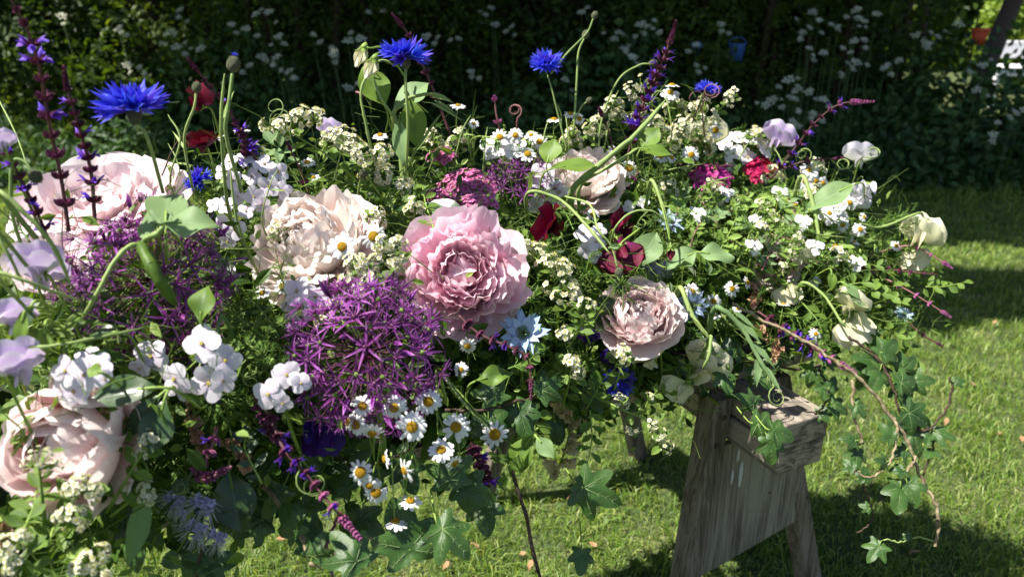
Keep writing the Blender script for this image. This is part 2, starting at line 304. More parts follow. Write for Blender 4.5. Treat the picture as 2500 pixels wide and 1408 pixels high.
# ------------------------------------------------------------ flower builders
GOLD = PI*(3-5**.5)
def setup(px, py, size, d, dd):
    d = d if d else D(px, py)+dd
    return d, P(px, py, d), size*d/FPX
def peony(px, py, size, face, look, mat='blush', kind='ball', d=None, dd=0., nin=46, nout=9, squash=1., spin=0., seed=1, label=None):
    d, p, dia = setup(px, py, size, d, dd); Rr = dia/2*(.95 if kind == 'open' else .87); n = cdir(*face); rr = random.Random(seed)
    root = thing('peony', 'peony', frame(p-n*Rr*.55, n, spin), look, px, py, 'peonies in the spray', label)
    m = M[mat]; k = 0
    def pet(L, W, a0, a1, az, cup, ruf, nf, notch, edge, tipw=.98, rd=.13, nu=8, nv=10, r0=.0, z=0.):
        nonlocal k; k += 1; az += rr.uniform(-.35, .35)
        g = petal(L, W*1.12, a0, a1, cup*.6, ruf*.8, nf*rr.uniform(.6, 1.1), tipw, .55, nu, nv, rd+rr.uniform(-.05, .08), notch*rr.choice((0, 1, 1.6)), edge*.9, seed*1000+k, .22, r0)
        link('petal', mk('petal', g[0], g[1], m, g[2]), root, T(0, 0, z) @ RZ(az) @ RX(rr.uniform(-.12, .12)))
    for i in range(nout):                  # broad guard petals
        az = 2*PI*i/nout+rr.uniform(-.2, .2)
        a0 = R(rr.uniform(92, 108)); 
        if kind == 'open': pet(Rr*rr.uniform(1.05, 1.3), Rr*rr.uniform(.95, 1.25), R(rr.uniform(70, 95)), R(rr.uniform(35, 75)), az, .28, .10, 2.2, .06, .06)
        else: pet(Rr*rr.uniform(1.15, 1.35), Rr*rr.uniform(.95, 1.25), a0, R(rr.uniform(45, 70)), az, .3, .06, 2, .05, .05, nu=9)
    if kind == 'open':
        for i in range(nin):
            q = (i+.5)/nin; az = i*GOLD+rr.uniform(-.3, .3)
            pet(Rr*(.40+.62*q**.8)*rr.uniform(.85, 1.1), Rr*(.34+.5*q)*rr.uniform(.8, 1.15), R(8+62*q), R(-10+50*q+rr.uniform(-15, 15)), az, .35, .13, 2.6, .1, .09, r0=Rr*.04)
    elif kind == 'ball':
        for i in range(nin):
            q = (i+.5)/nin; az = i*GOLD+rr.uniform(-.3, .3)
            pet(Rr*(.84+.58*q)*rr.uniform(.88, 1.06), Rr*(.34+.40*q)*rr.uniform(.75, 1.25), R(28+76*q+rr.uniform(-9, 9)), R(-50+42*q+rr.uniform(-34, 34)), az, .40, .115*(1.2-q*.4), 2.6, .10, .07, nu=10, r0=Rr*.03)
    elif kind == 'bowl':                   # closed goblet: big smooth overlapping petals
        for i in range(nin):
            q = (i+.5)/nin; az = i*GOLD+rr.uniform(-.25, .25)
            pet(Rr*(1.05+.55*q), Rr*(.8+.62*q)*rr.uniform(.9, 1.1), R(50+55*q), R(-62+30*q+rr.uniform(-12, 12)), az, .36, .05, 2, .09, .05, nu=10, r0=Rr*.03)
    elif kind == 'bomb':                   # pink: tight bud in the middle, ruffled rosette rings round it
        for i in range(9):
            az = i*GOLD; q = i/9; pet(Rr*(.52+.14*q), Rr*(.40+.16*q), R(30+22*q), R(-82+26*q), az, .55, .04, 2, .05, .05, r0=Rr*.02, z=Rr*.42)
        for i in range(nin):
            q = (i+.5)/nin; az = i*GOLD+rr.uniform(-.35, .35)
            pet(Rr*(.62+.60*q)*rr.uniform(.8, 1.14), Rr*(.36+.44*q)*rr.uniform(.75, 1.3), R(44+50*q+rr.uniform(-12, 12)), R(-8+42*q+rr.uniform(-34, 30)), az, .34, .13, 2.6, .12, .09, nu=9, r0=Rr*.08, z=Rr*.42*(1-q)**.8)
    g = lathe([(Rr*.05, -Rr*.3), (Rr*.1, -Rr*.1), (Rr*.3, -Rr*.02), (Rr*.33, Rr*.05)], 10); link('calyx', mk('calyx', g[0], g[1], M['stem'], g[2]), root)
    b = p-n*Rr*.6; stem_part(root, [b, b-n*Rr*.5+Vector((0, 0, -.02)), b-n*Rr*.6+Vector((0, .03, -.09))], .0035, .004, M['stem'])
    FILL.append((p-n*Rr*.8, Rr*1.1)); return root
def floret_corn(inner):
    def f():
        mb = MB(); n = 6; L = .48 if inner else 1.0
        ring0 = [(.02, 0)]; v = []; t = []; segs = 2*n
        for k in range(segs):
            a = 2*PI*k/segs; v.append((0+.02*math.cos(a), .02*math.sin(a), 0)); t.append(0)
        for k in range(segs):
            a = 2*PI*k/segs; v.append((L*.46, .07*math.sin(a), .07*math.cos(a))); t.append(.3)
        for k in range(segs):
            a = 2*PI*k/segs; r_ = (.36 if k % 2 == 0 else .20)*(.7 if inner else 1); x = L if k % 2 == 0 else L*.70
            v.append((x*(1+.05*math.cos(a)), r_*math.sin(a), r_*math.cos(a)*.75)); t.append(1 if k % 2 == 0 else .6)
        fc = []
        for i in range(2):
            for k in range(segs): fc.append((i*segs+k, i*segs+(k+1) % segs, (i+1)*segs+(k+1) % segs, (i+1)*segs+k))
        return mk('floret', v, fc, M['corn'], t, smooth=False)
    return cached(('corn', inner), f)
def budscale_mesh():
    def f():
        g = lathe([(.08, -.62), (.3, -.5), (.52, -.15), (.5, .2), (.34, .48), (.22, .6)], 12)
        mb = MB().add(g)
        for i in range(40):                 # overlapping bracts
            q = (i+.5)/40; z = -.45+.95*q; r_ = .53*math.sqrt(max(.1, 1-((z+.02)/.75)**2)); a = i*GOLD
            mb.add(petal(.26, .22, .1, -.2, .2, 0, 1, .2, .4, 2, 2, .5), T(r_*math.cos(a), r_*math.sin(a), z) @ RZ(a) @ RY(.25-q*.5))
        return mb.mesh('bud_scales', M['budsc'])
    return cached('budscale', f)
def cornflower(px, py, size, face, look, d=None, dd=0., stem=None, n=15, nin=18, seed=1, label=None, spin=0., flat=1.):
    d, p, dia = setup(px, py, size, d, dd); r = dia/2; nn = cdir(*face); rr = random.Random(seed)
    root = thing('cornflower', 'cornflower', frame(p-nn*r*.25, nn, spin), look, px, py, 'blue cornflowers', label)
    for i in range(n):
        az = 2*PI*i/n+rr.uniform(-.12, .12); tl = R(rr.uniform(-6, 42))
        link('floret', floret_corn(0), root, RZ(az) @ RY(-tl) @ RX(rr.uniform(-.6, .6)) @ S(r*rr.uniform(.88, 1.12)))
    for i in range(nin):
        az = i*GOLD; tl = R(rr.uniform(35, 82))
        link('floret', floret_corn(0), root, RZ(az) @ RY(-tl) @ RX(rr.uniform(-1, 1)) @ S(r*rr.uniform(.5, .72)))
    g = MB()
    for i in range(12): g.add(tube([(0, 0, 0), (r*.16*math.cos(i*GOLD)*(i/12), r*.16*math.sin(i*GOLD)*(i/12), r*.5)], r*.018, 4))
    link('stamens', g.mesh('stamens', M['cornin']), root)
    link('bud_scales', budscale_mesh(), root, T(0, 0, -r*.16) @ S(r*.38, r*.38, r*.42))
    if stem is None: stem = default_stem(root, p-nn*r*.55, nn)
    else: stem = [p-nn*r*.6]+wp(stem)
    stem_part(root, stem, r*.05, r*.06, M['stemp'], k=6); return root
def corn_bud(px, py, size, stem, look, d=None, face=None, label=None, open_=False):
    d, p, dia = setup(px, py, size, d, 0); r = dia*.85; st = wp(stem); nn = (p-st[0]).normalized()
    root = thing('cornflower_bud', 'flower bud', frame(p, nn), look, px, py, 'cornflower buds', label)
    link('bud_scales', budscale_mesh(), root, S(r))
    if open_:
        for i in range(7): link('floret', floret_corn(0), root, T(0, 0, r*.4) @ RZ(i*GOLD) @ RY(-R(70)) @ S(r*.5))
    stem_part(root, [p-nn*r*.5]+st, r*.13, r*.16, M['stemp'], k=6); return root
def narrow_leaf(root, a, b, W, mat='stemp', up=(0, 0, 1)):
    a, b = Vector(a), Vector(b); L = (b-a).length
    g = leaf_g(L, W, .25, .35, .05, .35, 6, 2, sd=int(abs(a.x)*9999))
    return link('leaf', mk('leaf', g[0], g[1], M[mat], g[2]), root, root.matrix_basis.inverted() @ frame(a, cdir(.1, .5, .8), 0, b-a))
def daisy_petal(k):
    def f():
        g = petal(1., .40+.03*k, R(88-4*k), R(98+8*k), -.25, .03, 2, .86, .5, 4, 4, .22, .06, .02, 50+k, .4, .0)
        return mk('petal', g[0], g[1], M['white'], g[2])
    return cached(('dp', k), f)
def daisy_disc():
    def f():
        mb = MB().add(lathe([(1., -.12), (.98, .12), (.86, .34), (.6, .54), (.3, .63), (.03, .65)], 14))
        for i in range(70):
            q = (i+.5)/70; a = i*GOLD; rad = math.sqrt(q)*.93; z = .66*math.sqrt(max(0, 1-rad*rad*.9))
            mb.add(ball(.085, 5, 3, 1.1), T(rad*math.cos(a), rad*math.sin(a), z-.02))
        return mb.mesh('disc', M['yel'])
    return cached('ddisc', f)
def green_cup():
    return cached('gcup', lambda: (lambda g: mk('calyx', g[0], g[1], M['stem'], g[2]))(lathe([(.12, -.9), (.5, -.62), (.95, -.15), (1.02, -.05)], 9)))
def daisy(px, py, size, face, look='small white daisy with a yellow disc', d=None, dd=-.012, stem=None, n=14, seed=None, droop=0., label=None, disc=1.):
    d, p, dia = setup(px, py, size, d, dd); r = dia/2; nn = cdir(*face); rr = random.Random(seed or int(px*7+py))
    root = thing('daisy', 'daisy', frame(p, nn, rr.uniform(0, 1)), look, px, py, 'white daisies with yellow discs', label)
    n = n+rr.randint(-3, 2); disc *= rr.uniform(.85, 1.15); age = rr.uniform(-.05, .22)
    for i in range(n):
        if rr.random() < .04: continue
        link('petal', daisy_petal(rr.randint(0, 3)), root, RZ(2*PI*i/n+rr.uniform(-.07, .07)) @ T(r*.26, 0, 0) @ RY(rr.uniform(-.14, .2)+droop+age+(.5 if rr.random() < .06 else 0)) @ RX(rr.uniform(-.3, .3)) @ S(r*.76*rr.uniform(.82, 1.08), r*.76*rr.uniform(.75, 1.1), r*.76))
    link('disc', daisy_disc(), root, S(r*.37*disc, r*.37*disc, r*.34*disc)); link('calyx', green_cup(), root, S(r*.33, r*.33, r*.3))
    st = default_stem(root, p-nn*r*.3, nn, .06) if stem is None else [p-nn*r*.28]+wp(stem)
    stem_part(root, st, .0007, .0009, M['stem'], n=5); return root
def rocket_petal(mat, k):
    def f():
        g = petal(1., .92+.07*k, R(82), R(92+4*k), -.12, .05, 2, .93, .62, 5, 6, .3, .05*k, .03, 70+k, .16, .02)
        return mk('petal', g[0], g[1], M[mat], g[2])
    return cached(('rp', mat, k), f)
def rocket_eye():
    def f():
        mb = MB().add(lathe([(.10, -.5), (.13, -.1), (.1, .03), (.02, .05)], 7), m=0)
        for i in range(5): mb.add(ball(.055, 5, 3, 1.5), T(.07*math.cos(i*1.26), .07*math.sin(i*1.26), .07), m=1)
        return mb.mesh('stamens', [M['stem'], M['anth']])
    return cached('reye', f)
def rocket(px, py, flo, look, mat='lilac', d=None, dd=0., stem=None, label=None, name='rocket_flower', cat='flower', buds=3, group='four petalled pale lilac flowers'):
    """flo: (px, py, size, face) for every open flower of the head"""
    d0 = d if d else D(px, py)+dd; p = P(px, py, d0+.02); nn = cdir(0, .8, .5)
    root = thing(name, cat, frame(p, nn), look, px, py, group, label); inv = root.matrix_basis.inverted()
    for i, (x, y, s_, fc) in enumerate(flo):
        rr = random.Random(int(x*3+y)); q = P(x, y, d0+rr.uniform(-.012, .008)); r = s_*d0/FPX/2
        fm = inv @ frame(q, cdir(*fc), rr.uniform(0, 1.5))
        fl = link('floret', None, root, fm)
        for k in range(4): link('petal', rocket_petal(mat, rr.randint(0, 2)), fl, RZ(k*PI/2+rr.uniform(-.12, .12)) @ RX(rr.uniform(-.25, .25)) @ RY(rr.uniform(-.15, .2)) @ S(r))
        link('stamens', rocket_eye(), fl, S(r*.9))
        stem_part(root, [q-cdir(*fc)*r*.3, (q+p)/2-cdir(*fc)*r*.6, p], .0008, .001, M['stem'], 'stalk', 5, 3)
    for i in range(buds):
        rr = random.Random(px+i); q = p+nn*.012+Vector((rr.uniform(-.008, .008), rr.uniform(-.008, .008), rr.uniform(-.004, .012)))
        g = ball(.0022, 6, 4, 1.9); link('bud', cached('rbud', lambda: mk('bud', g[0], g[1], M['stem'], g[2])), root, inv @ frame(q, nn+Vector((rr.uniform(-.6, .6), rr.uniform(-.6, .6), 0))))
    st = [p, p+Vector((0, .015, -.05)), p+Vector((0, .04, -.10))] if stem is None else [p]+wp(stem)
    stem_part(root, st, .0016, .002, M['stem']); return root
def star_mesh(k):
    def f():
        rr = random.Random(300+k); mb = MB()
        for i in range(6):
            g = petal(1, .09, R(62+8*(i % 2)+k*3), R(85+rr.uniform(-20, 25)), .5, 0, 1, .12, .25, 4, 2, .1, 0, 0, i, .7)
            mb.add(g, RZ(i*PI/3+rr.uniform(-.15, .15)) @ RX(rr.uniform(-.3, .3)))
        for i in range(6):
            a = i*PI/3+.5; mb.add(tube([(0, 0, 0), (.22*math.cos(a), .22*math.sin(a), .42)], .018, 3))
        mb.add(ball(.11, 6, 4, 1), T(0, 0, .05), 1)
        return mb.mesh('floret', [M['allium'], M['greend'] if k % 2 else M['ped']])
    return cached(('star', k), f)
def budstar():
    def f():
        mb = MB()
        for i in range(6): mb.add(petal(1, .26, R(16), R(-16), .5, 0, 1, .1, .4, 4, 2, .1, 0, 0, i, .5), RZ(i*PI/3))
        return mb.mesh('bud', M['allium'])
    return cached('bstar', f)
def ped_mesh(): return cached('ped', lambda: (lambda g: mk('pedicel', g[0], g[1], M['ped'], g[2]))(tube([(0, 0, 0), (.01, 0, .3), (.005, .01, .7), (0, 0, 1)], .0062, 4)))
def allium(px, py, size, look, d=None, dd=0., n=110, face=(0, .4, 1), lo=-.35, seed=3, st=.3, label=None):
    d, p, dia = setup(px, py, size, d, dd); r = dia/2; nn = cdir(*face); rr = random.Random(seed); p = p-nn*r*.0
    root = thing('allium', 'allium', frame(p, nn), look, px, py, 'purple star alliums', label)
    for i in range(n):
        z = 1-(1-lo)*((i+.5)/n)**.72; a = i*GOLD+rr.uniform(-.2, .2); q = math.sqrt(max(0, 1-z*z)); L = r*rr.uniform(.62, 1.08)
        dirv = Vector((q*math.cos(a)+rr.uniform(-.1, .1), q*math.sin(a)+rr.uniform(-.1, .1), z+rr.uniform(-.08, .08))).normalized()
        fm = frame(dirv*L*.9, dirv, rr.uniform(0, 1))
        isb = rr.random() < .13
        fl = link('floret', budstar() if isb else star_mesh(rr.randint(0, 4)), root, fm @ RX(rr.uniform(-.35, .35)) @ RY(rr.uniform(-.35, .35)) @ S(r*st*rr.uniform(.8, 1.12)*(.8 if isb else 1)))
        link('pedicel', ped_mesh(), root, frame((0, 0, 0), dirv, a) @ S(r*.72, r*.72, L*.9))
    g = ball(r*.05, 8, 5); link('knob', mk('knob', g[0], g[1], M['ped'], g[2]), root)
    stem_part(root, [p, p-nn*r*.5+Vector((0, .02, -.03)), p+Vector((0, .06, -.16))], .003, .004, M['stem'])
    return root
def whorl_mesh(kind, k):
    def f():
        rr = random.Random(500+k); mb = MB(); n = 6
        for i in range(n):
            a = i*2*PI/n+rr.uniform(-.2, .2); tl = R(48 if kind != 'tip' else 25)
            mm = RZ(a) @ T(.10, 0, 0) @ RY(tl)
            for q in range(3):
                mb.add(petal(.62, .34, .25, -.1, .5, 0, 1, .1, .5, 3, 2, .1, 0, 0, q, .5), mm @ RZ(q*2.1) @ T(.03, 0, 0))
        for i in range(2):                 # spreading bracts
            mb.add(petal(.7, .42, R(75), R(55), .3, .03, 1, .05, .45, 3, 2, .1, 0, 0, 9+i, .6), RZ(i*PI+k))
        return mb.mesh('whorl', M['salp'] if kind == 'pink' else M['salc'])
    return cached(('wh', kind, k), f)
def salv_floret():
    def f():
        mb = MB(); mb.add(petal(.95, .34, R(35), R(75), -.7, 0, 1, .3, .6, 4, 2, .2, 0, 0, 1, .5), T(0, 0, .05))
        mb.add(petal(.85, .5, R(60), R(115), .2, .08, 2, .5, .7, 4, 3, .2, .15, 0, 2, .3))
        return mb.mesh('floret', M['salf'])
    return cached('sflo', f)
def salvia(pts, look, n=13, w=30, bloom=.5, kind='dark', stemlen=None, group='salvia spikes', label=None, tipn=5, seed=0, start=.18, thick=.0013):
    """pts: base -> tip as (px, py, d)"""
    W_ = smooth_path(wp(pts), 8); px, py = pts[-1][0], pts[-1][1]; rr = random.Random(int(px+py)+seed); d = pts[-1][2]
    root = thing('salvia_spike', 'salvia', frame(W_[0], W_[1]-W_[0]), look, px, py, group, label); inv = root.matrix_basis.inverted()
    q = len(W_)
    g = tube([inv @ p for p in W_], [thick*(1.5-.9*i/(q-1)) for i in range(q)], 6); link('stem', mk('stem', g[0], g[1], M['stempk'] if kind == 'pink' else M['stemd'], g[2]), root)
    acc = [0]
    for a, b in zip(W_, W_[1:]): acc.append(acc[-1]+(b-a).length)
    tot = acc[-1]; wr = w*d/FPX/2*1.7
    for i in range(n+tipn):
        tip = i >= n
        u = start+(1-start)*(((i/(n))**.85)*.80 if not tip else .80+.20*(i-n+.3)/tipn)
        s_ = u*tot; j = max(k for k in range(q-1) if acc[k] <= s_+1e-9); fr = (s_-acc[j])/(acc[j+1]-acc[j]); p = W_[j].lerp(W_[j+1], fr); t = (W_[j+1]-W_[j]).normalized()
        sc = wr*(1.1-.45*u if not tip else .62-.38*(i-n)/tipn)*rr.uniform(.85, 1.15)
        link('whorl', whorl_mesh('pink' if kind == 'pink' or (kind == 'mix' and u > .6) else ('tip' if tip else 'dark'), rr.randint(0, 3)), root, inv @ frame(p, t, rr.uniform(0, 6)) @ S(sc, sc, sc*(1.3 if tip else 1)))
        if not tip and rr.random() < bloom:
            for k in range(rr.randint(2, 4)): link('floret', salv_floret(), root, inv @ frame(p, t, rr.uniform(0, 6.28)) @ T(sc*.25, 0, sc*.2) @ S(sc*rr.uniform(.8, 1.1)))
    return root
def pea_mesh(kind, mat, k=0):
    def f():
        if kind == 'banner': g = petal(1.2, 1.6, R(62), R(98-30*k), -.2, .11, 2.3, .95, .45, 9, 10, .36, .12, .02, 20+k, .15)
        elif kind == 'wing': g = petal(.8, .62, R(10), R(45), .5, .05, 1.5, .7, .5, 6, 5, .4, 0, .02, 30+k, .2)
        else: g = petal(.55, .5, R(5), R(-60), 1., 0, 1, .5, .5, 5, 4, .3, 0, 0, 40, .3)
        return mk(kind, g[0], g[1], M[mat], g[2])
    return cached(('pea', kind, mat, k), f)
def pea_calyx():
    def f():
        mb = MB().add(lathe([(.04, -.22), (.12, -.12), (.17, .02)], 8))
        for i in range(5): mb.add(petal(.3, .16, R(25), R(60), .2, 0, 1, .05, .4, 3, 2, .1, 0, 0, i, .7), RZ(i*1.256) @ T(.13, 0, 0))
        return mb.mesh('calyx', M['stem'])
    return cached('pcal', f)
def sweet_pea(px, py, size, axis, up, look, mat='spw', mat2=None, d=None, dd=-.01, stem=None, label=None, open_=0, group='sweet peas', wings=2):
    """axis: the way the keel points; up: side the banner stands on"""
    d, p, dia = setup(px, py, size, d, dd); r = dia/2/.80; a = cdir(*axis); u = cdir(*up); mat2 = mat2 or mat
    root = thing('sweet_pea', 'sweet pea', frame(p-a*r*.35, a, 0, u), look, px, py, group, label)
    link('banner', pea_mesh('banner', mat, open_), root, S(r))
    link('banner', pea_mesh('banner', mat, 1), root, RX(.1) @ S(r*.9) @ RY(-.25))
    for s_ in (-1, 1)[:wings]: link('wing', pea_mesh('wing', mat2, 0), root, RZ(s_*.75) @ RX(s_*.2) @ T(r*.02, 0, 0) @ S(r*.95, r, r*.95))
    link('keel', pea_mesh('keel', mat2, 0), root, RZ(PI) @ S(r*.85)); link('calyx', pea_calyx(), root, S(r*.95))
    q = p-a*r*.5; st = [q, q-a*.012-u*.01, q-u*.02-a*.02+Vector((0, .02, -.06))] if stem is None else [q]+wp(stem)
    stem_part(root, st, .0010, .0014, M['stem']); return root
def blossom_mesh(mat, k):
    def f():
        rr = random.Random(k); mb = MB()
        for i in range(5): mb.add(petal(1, .95, R(70), R(85), .3, .05, 1, .8, .6, 2, 2, .3, 0, 0, i, .3), RZ(i*1.2566+rr.uniform(-.15, .15)) @ RX(rr.uniform(-.3, .3)), 0)
        mb.add(ball(.2, 5, 3, .7), T(0, 0, .12), 1)
        for i in range(7): a = i*.9; mb.add(tube([(0, 0, 0), (.4*math.cos(a), .4*math.sin(a), .65)], .035, 3), None, 1)
        return mb.mesh('blossom', [M[mat], M['anth']])
    return cached(('bl', mat, k), f)
def small_leaf(mat, k):
    def f():
        g = leaf_g(1., .42+.06*k, .25*(k-1), .3, .03, .5+.05*k, 5, 4, sd=k); return mk('leaf', g[0], g[1], M[mat], g[2])
    return cached(('sl', mat, k), f)
def blossom_sprig(pts, heads, look, mat='cream_f', leaf='leaf', fs=9, label=None, nl=8, lsz=42, group='sprigs of small cream blossom', name='blossom_sprig', cat='blossom sprig', stem='stem'):
    """pts: stem base -> tip (px, py, d or None); heads: (px, py, radius_px, count)"""
    pts = [(x, y, dd if dd else D(x, y)) for x, y, dd in pts]; W_ = smooth_path(wp(pts), 6)
    px, py = heads[0][0], heads[0][1]; rr = random.Random(int(px*5+py))
    root = thing(name, cat, frame(W_[0], W_[1]-W_[0]), look, px, py, group, label); inv = root.matrix_basis.inverted()
    g = tube([inv @ p for p in W_], [.0016-.0009*i/(len(W_)-1) for i in range(len(W_))], 5); link('stem', mk('stem', g[0], g[1], M[stem], g[2]), root)
    tw = MB()
    for hx, hy, hr, cnt in heads:
        dm = D(hx, hy) if pts[-1][2] < 0 else min(pts, key=lambda q: (q[0]-hx)**2+(q[1]-hy)**2)[2]
        c = P(hx, hy, dm); rad = hr*dm/FPX; near = min(W_, key=lambda q: (q-c).length); out = (c-near).normalized() if (c-near).length > .002 else cdir(0, .6, .6)
        out = (out+cdir(0, .5, .6)).normalized()
        cnt = int(cnt*1.9)
        for i in range(cnt):
            v = Vector((rr.gauss(0, 1), rr.gauss(0, 1), rr.gauss(0, 1))).normalized(); v = (v+out*.6).normalized(); q = c+v*rad*rr.uniform(.6, 1)
            link('blossom', blossom_mesh(mat, rr.randint(0, 2)), root, inv @ frame(q, v+out*.3, rr.uniform(0, 2)) @ S(fs*dm/FPX*rr.uniform(.7, 1.2)))
            tw.add(tube([inv @ (c-out*rad*.7), inv @ q], .0004, 3))
        tw.add(tube([inv @ near, inv @ (c-out*rad*.7)], .0006, 4))
    link('stalks', tw.mesh('stalks', M['stem']), root)
    for i in range(nl):
        j = int((i+1)/(nl+1)*(len(W_)-2))+1; t = (W_[j+1]-W_[j-1]).normalized() if j+1 < len(W_) else (W_[j]-W_[j-1]).normalized()
        side = t.cross(cdir(0, .2, 1)).normalized()*(1 if i % 2 else -1)
        dirl = (side+t*.7+cdir(0, .1, rr.uniform(-.3, .6))*.5).normalized(); nrm = cdir(rr.uniform(-.4, .4), .6, .7)
        link('leaf', small_leaf(leaf, rr.randint(0, 2)), root, inv @ frame(W_[j], nrm, 0, dirl) @ S(lsz*pts[0][2]/FPX*rr.uniform(.7, 1.2)))
    return root
def william_mesh(mat, k):
    def f():
        rr = random.Random(k); mb = MB()
        for i in range(5): mb.add(petal(1, .95, R(72), R(88), .15, .12, 3, 1, .7, 4, 5, .1, 0, .10, 11*i+k, .2), RZ(i*1.2566) @ RX(.15))
        for i in range(3): mb.add(tube([(0, 0, 0), (.2*math.cos(i*2), .2*math.sin(i*2), .3)], .03, 3))
        return mb.mesh('floret', M[mat])
    return cached(('wm', mat, k), f)
def dome_flower(px, py, w, h, look, mat='swp', fs=14, n=24, face=(0, .6, .7), d=None, dd=-.01, name='sweet_william', cat='sweet william', label=None, group='sweet williams', leaves=6, green=0):
    d, p, dia = setup(px, py, w, d, dd); r = dia/2; ry = h*d/FPX/2; nn = cdir(*face); rr = random.Random(int(px+py))
    root = thing(name, cat, frame(p-nn*r*.5, nn, 0, CR), look, px, py, group, label); st = MB()
    for i in range(n):
        q = (i+.5)/n; rad = math.sqrt(q); a = i*GOLD; z = .75*math.sqrt(max(0, 1-rad*rad*.85))
        v = Vector((r*rad*math.cos(a), ry*rad*math.sin(a), r*z*rr.uniform(.8, 1.1))); nv = Vector((rad*math.cos(a)*.8+rr.uniform(-.25, .25), rad*math.sin(a)*.8+rr.uniform(-.25, .25), .8))
        link('floret', william_mesh(mat, rr.randint(0, 3)), root, frame(v, nv, rr.uniform(0, 3)) @ S(fs*d/FPX*rr.uniform(.8, 1.15))); st.add(tube([v, (0, 0, -r*.4)], .0006, 3))
    for i in range(green): a = i*GOLD; v = (r*.8*math.sqrt(i/green)*math.cos(a), ry*.8*math.sqrt(i/green)*math.sin(a), r*.6); st.add(ball(.0022, 5, 3, 1.2), T(*v))
    link('stalks', st.mesh('stalks', M['stem']), root)
    for i in range(leaves): link('leaf', small_leaf('leaf', i % 3), root, RZ(i*2.4) @ T(0, 0, -r*.15) @ RY(-.2) @ S(r*1.2, r*.7, r))
    stem_part(root, default_stem(root, p-nn*r*.8, nn, .1), .0016, .002, M['stem']); FILL.append((p-nn*r, r)); return root
def threads(root, n, L, z0, spread, mat='fern', rad=.0004, seed=0, up=.0):
    rr = random.Random(seed); mb = MB()
    for i in range(n):
        a = i*GOLD; tl = rr.uniform(*spread); dv = Vector((math.cos(a)*math.sin(tl), math.sin(a)*math.sin(tl), math.cos(tl))); l = L*rr.uniform(.7, 1.1)
        pth = [Vector((0, 0, z0)), dv*l*.5+Vector((0, 0, z0)), dv*l+Vector((0, 0, z0+l*up))]; mb.add(tube(pth, [rad*1.3, rad, rad*.4], 3))
        for q in range(3):
            s_ = pth[0].lerp(pth[2], .35+.2*q); e = s_+(dv+Vector((rr.uniform(-.8, .8), rr.uniform(-.8, .8), rr.uniform(-.5, .8)))).normalized()*l*.3
            mb.add(tube([s_, e], [rad*.8, rad*.3], 3))
    return link('bracts', mb.mesh('bracts', M[mat]), root)
def nigella(px, py, size, face, look, mat='nig', d=None, dd=-.01, label=None, n=26, stem=None, seed=5):
    d, p, dia = setup(px, py, size, d, dd); r = dia/2; nn = cdir(*face); rr = random.Random(seed+px)
    root = thing('nigella', 'nigella', frame(p, nn), look, px, py, 'blue love in a mist flowers', label)
    for i in range(n):
        lay = i % 3
        g = petal(r*(1.08-.08*lay)*rr.uniform(.9, 1.08), r*.33, R(74-12*lay), R(94-10*lay+rr.uniform(-14, 14)), .2, .07, 2, .2, .5, 6, 4, .1, 0, .05, seed*50+i, .2)
        link('petal', mk('petal', g[0], g[1], M[mat], g[2]), root, RZ(i*GOLD+rr.uniform(-.1, .1)))
    threads(root, 26, r*1.15, -.002, (1.2, 1.9), seed=px)
    mb = MB()
    for i in range(34): a = i*GOLD; tl = rr.uniform(.2, 1.2); mb.add(tube([(0, 0, 0), (math.cos(a)*math.sin(tl)*r*.25, math.sin(a)*math.sin(tl)*r*.25, r*.25), (math.cos(a)*math.sin(tl)*r*.5, math.sin(a)*math.sin(tl)*r*.5, r*.3*math.cos(tl))], r*.014, 4))
    for i in range(5): a = i*1.256; mb.add(tube([(r*.04*math.cos(a), r*.04*math.sin(a), 0), (r*.07*math.cos(a), r*.07*math.sin(a), r*.2), (r*.16*math.cos(a+.6), r*.16*math.sin(a+.6), r*.45)], r*.022, 5))
    link('stamens', mb.mesh('stamens', M['leafl']), root)
    stem_part(root, default_stem(root, p-nn*r*.1, nn), .001, .0014, M['stem']); return root
def nigella_pod(px, py, size, look, d=None, label=None, dd=-.02):
    d, p, dia = setup(px, py, size, d, dd); r = dia/2; root = thing('seed_head', 'seed head', frame(p, cdir(.1, -.2, 1)), look, px, py, None, label)
    g = ball(r*.24, 10, 7, 1.1); link('pod', mk('pod', g[0], g[1], M['dkov'], g[2]), root); threads(root, 46, r, 0, (.5, 1.9), seed=px, rad=.0006)
    stem_part(root, [p, p+cdir(0, 1, -.6)*.02, p+cdir(.2, 1, -1)*.06], .001, .0014, M['stem']); return root
def phacelia(px, py, heads, look, d=None, label=None):
    d0 = d or D(px, py)-.01; p = P(px, py, d0+.03); root = thing('phacelia', 'phacelia', frame(p, cdir(0, -.3, 1)), look, px, py, 'phacelia', label); inv = root.matrix_basis.inverted()
    for x, y, s_ in heads:
        rr = random.Random(x+y); c = P(x, y, d0); r = s_*d0/FPX/2
        hd = link('flower_head', None, root, inv @ frame(c, cdir(-.1, -.25, .9)))
        for i in range(11):
            a = i*GOLD; q = math.sqrt((i+.5)/11)
            link('floret', cached('phf', lambda: phac_mesh()), hd, frame((r*.6*q*math.cos(a), r*.6*q*math.sin(a), 0), (q*math.cos(a)*1.1, q*math.sin(a)*1.1-.3, .8), a) @ S(r*.34))
        stem_part(root, [c, (c+p)/2+cdir(0, .4, -1)*.01, p+cdir(.1, .6, -1)*.05], .0012, .0016, M['hair'])
    return root
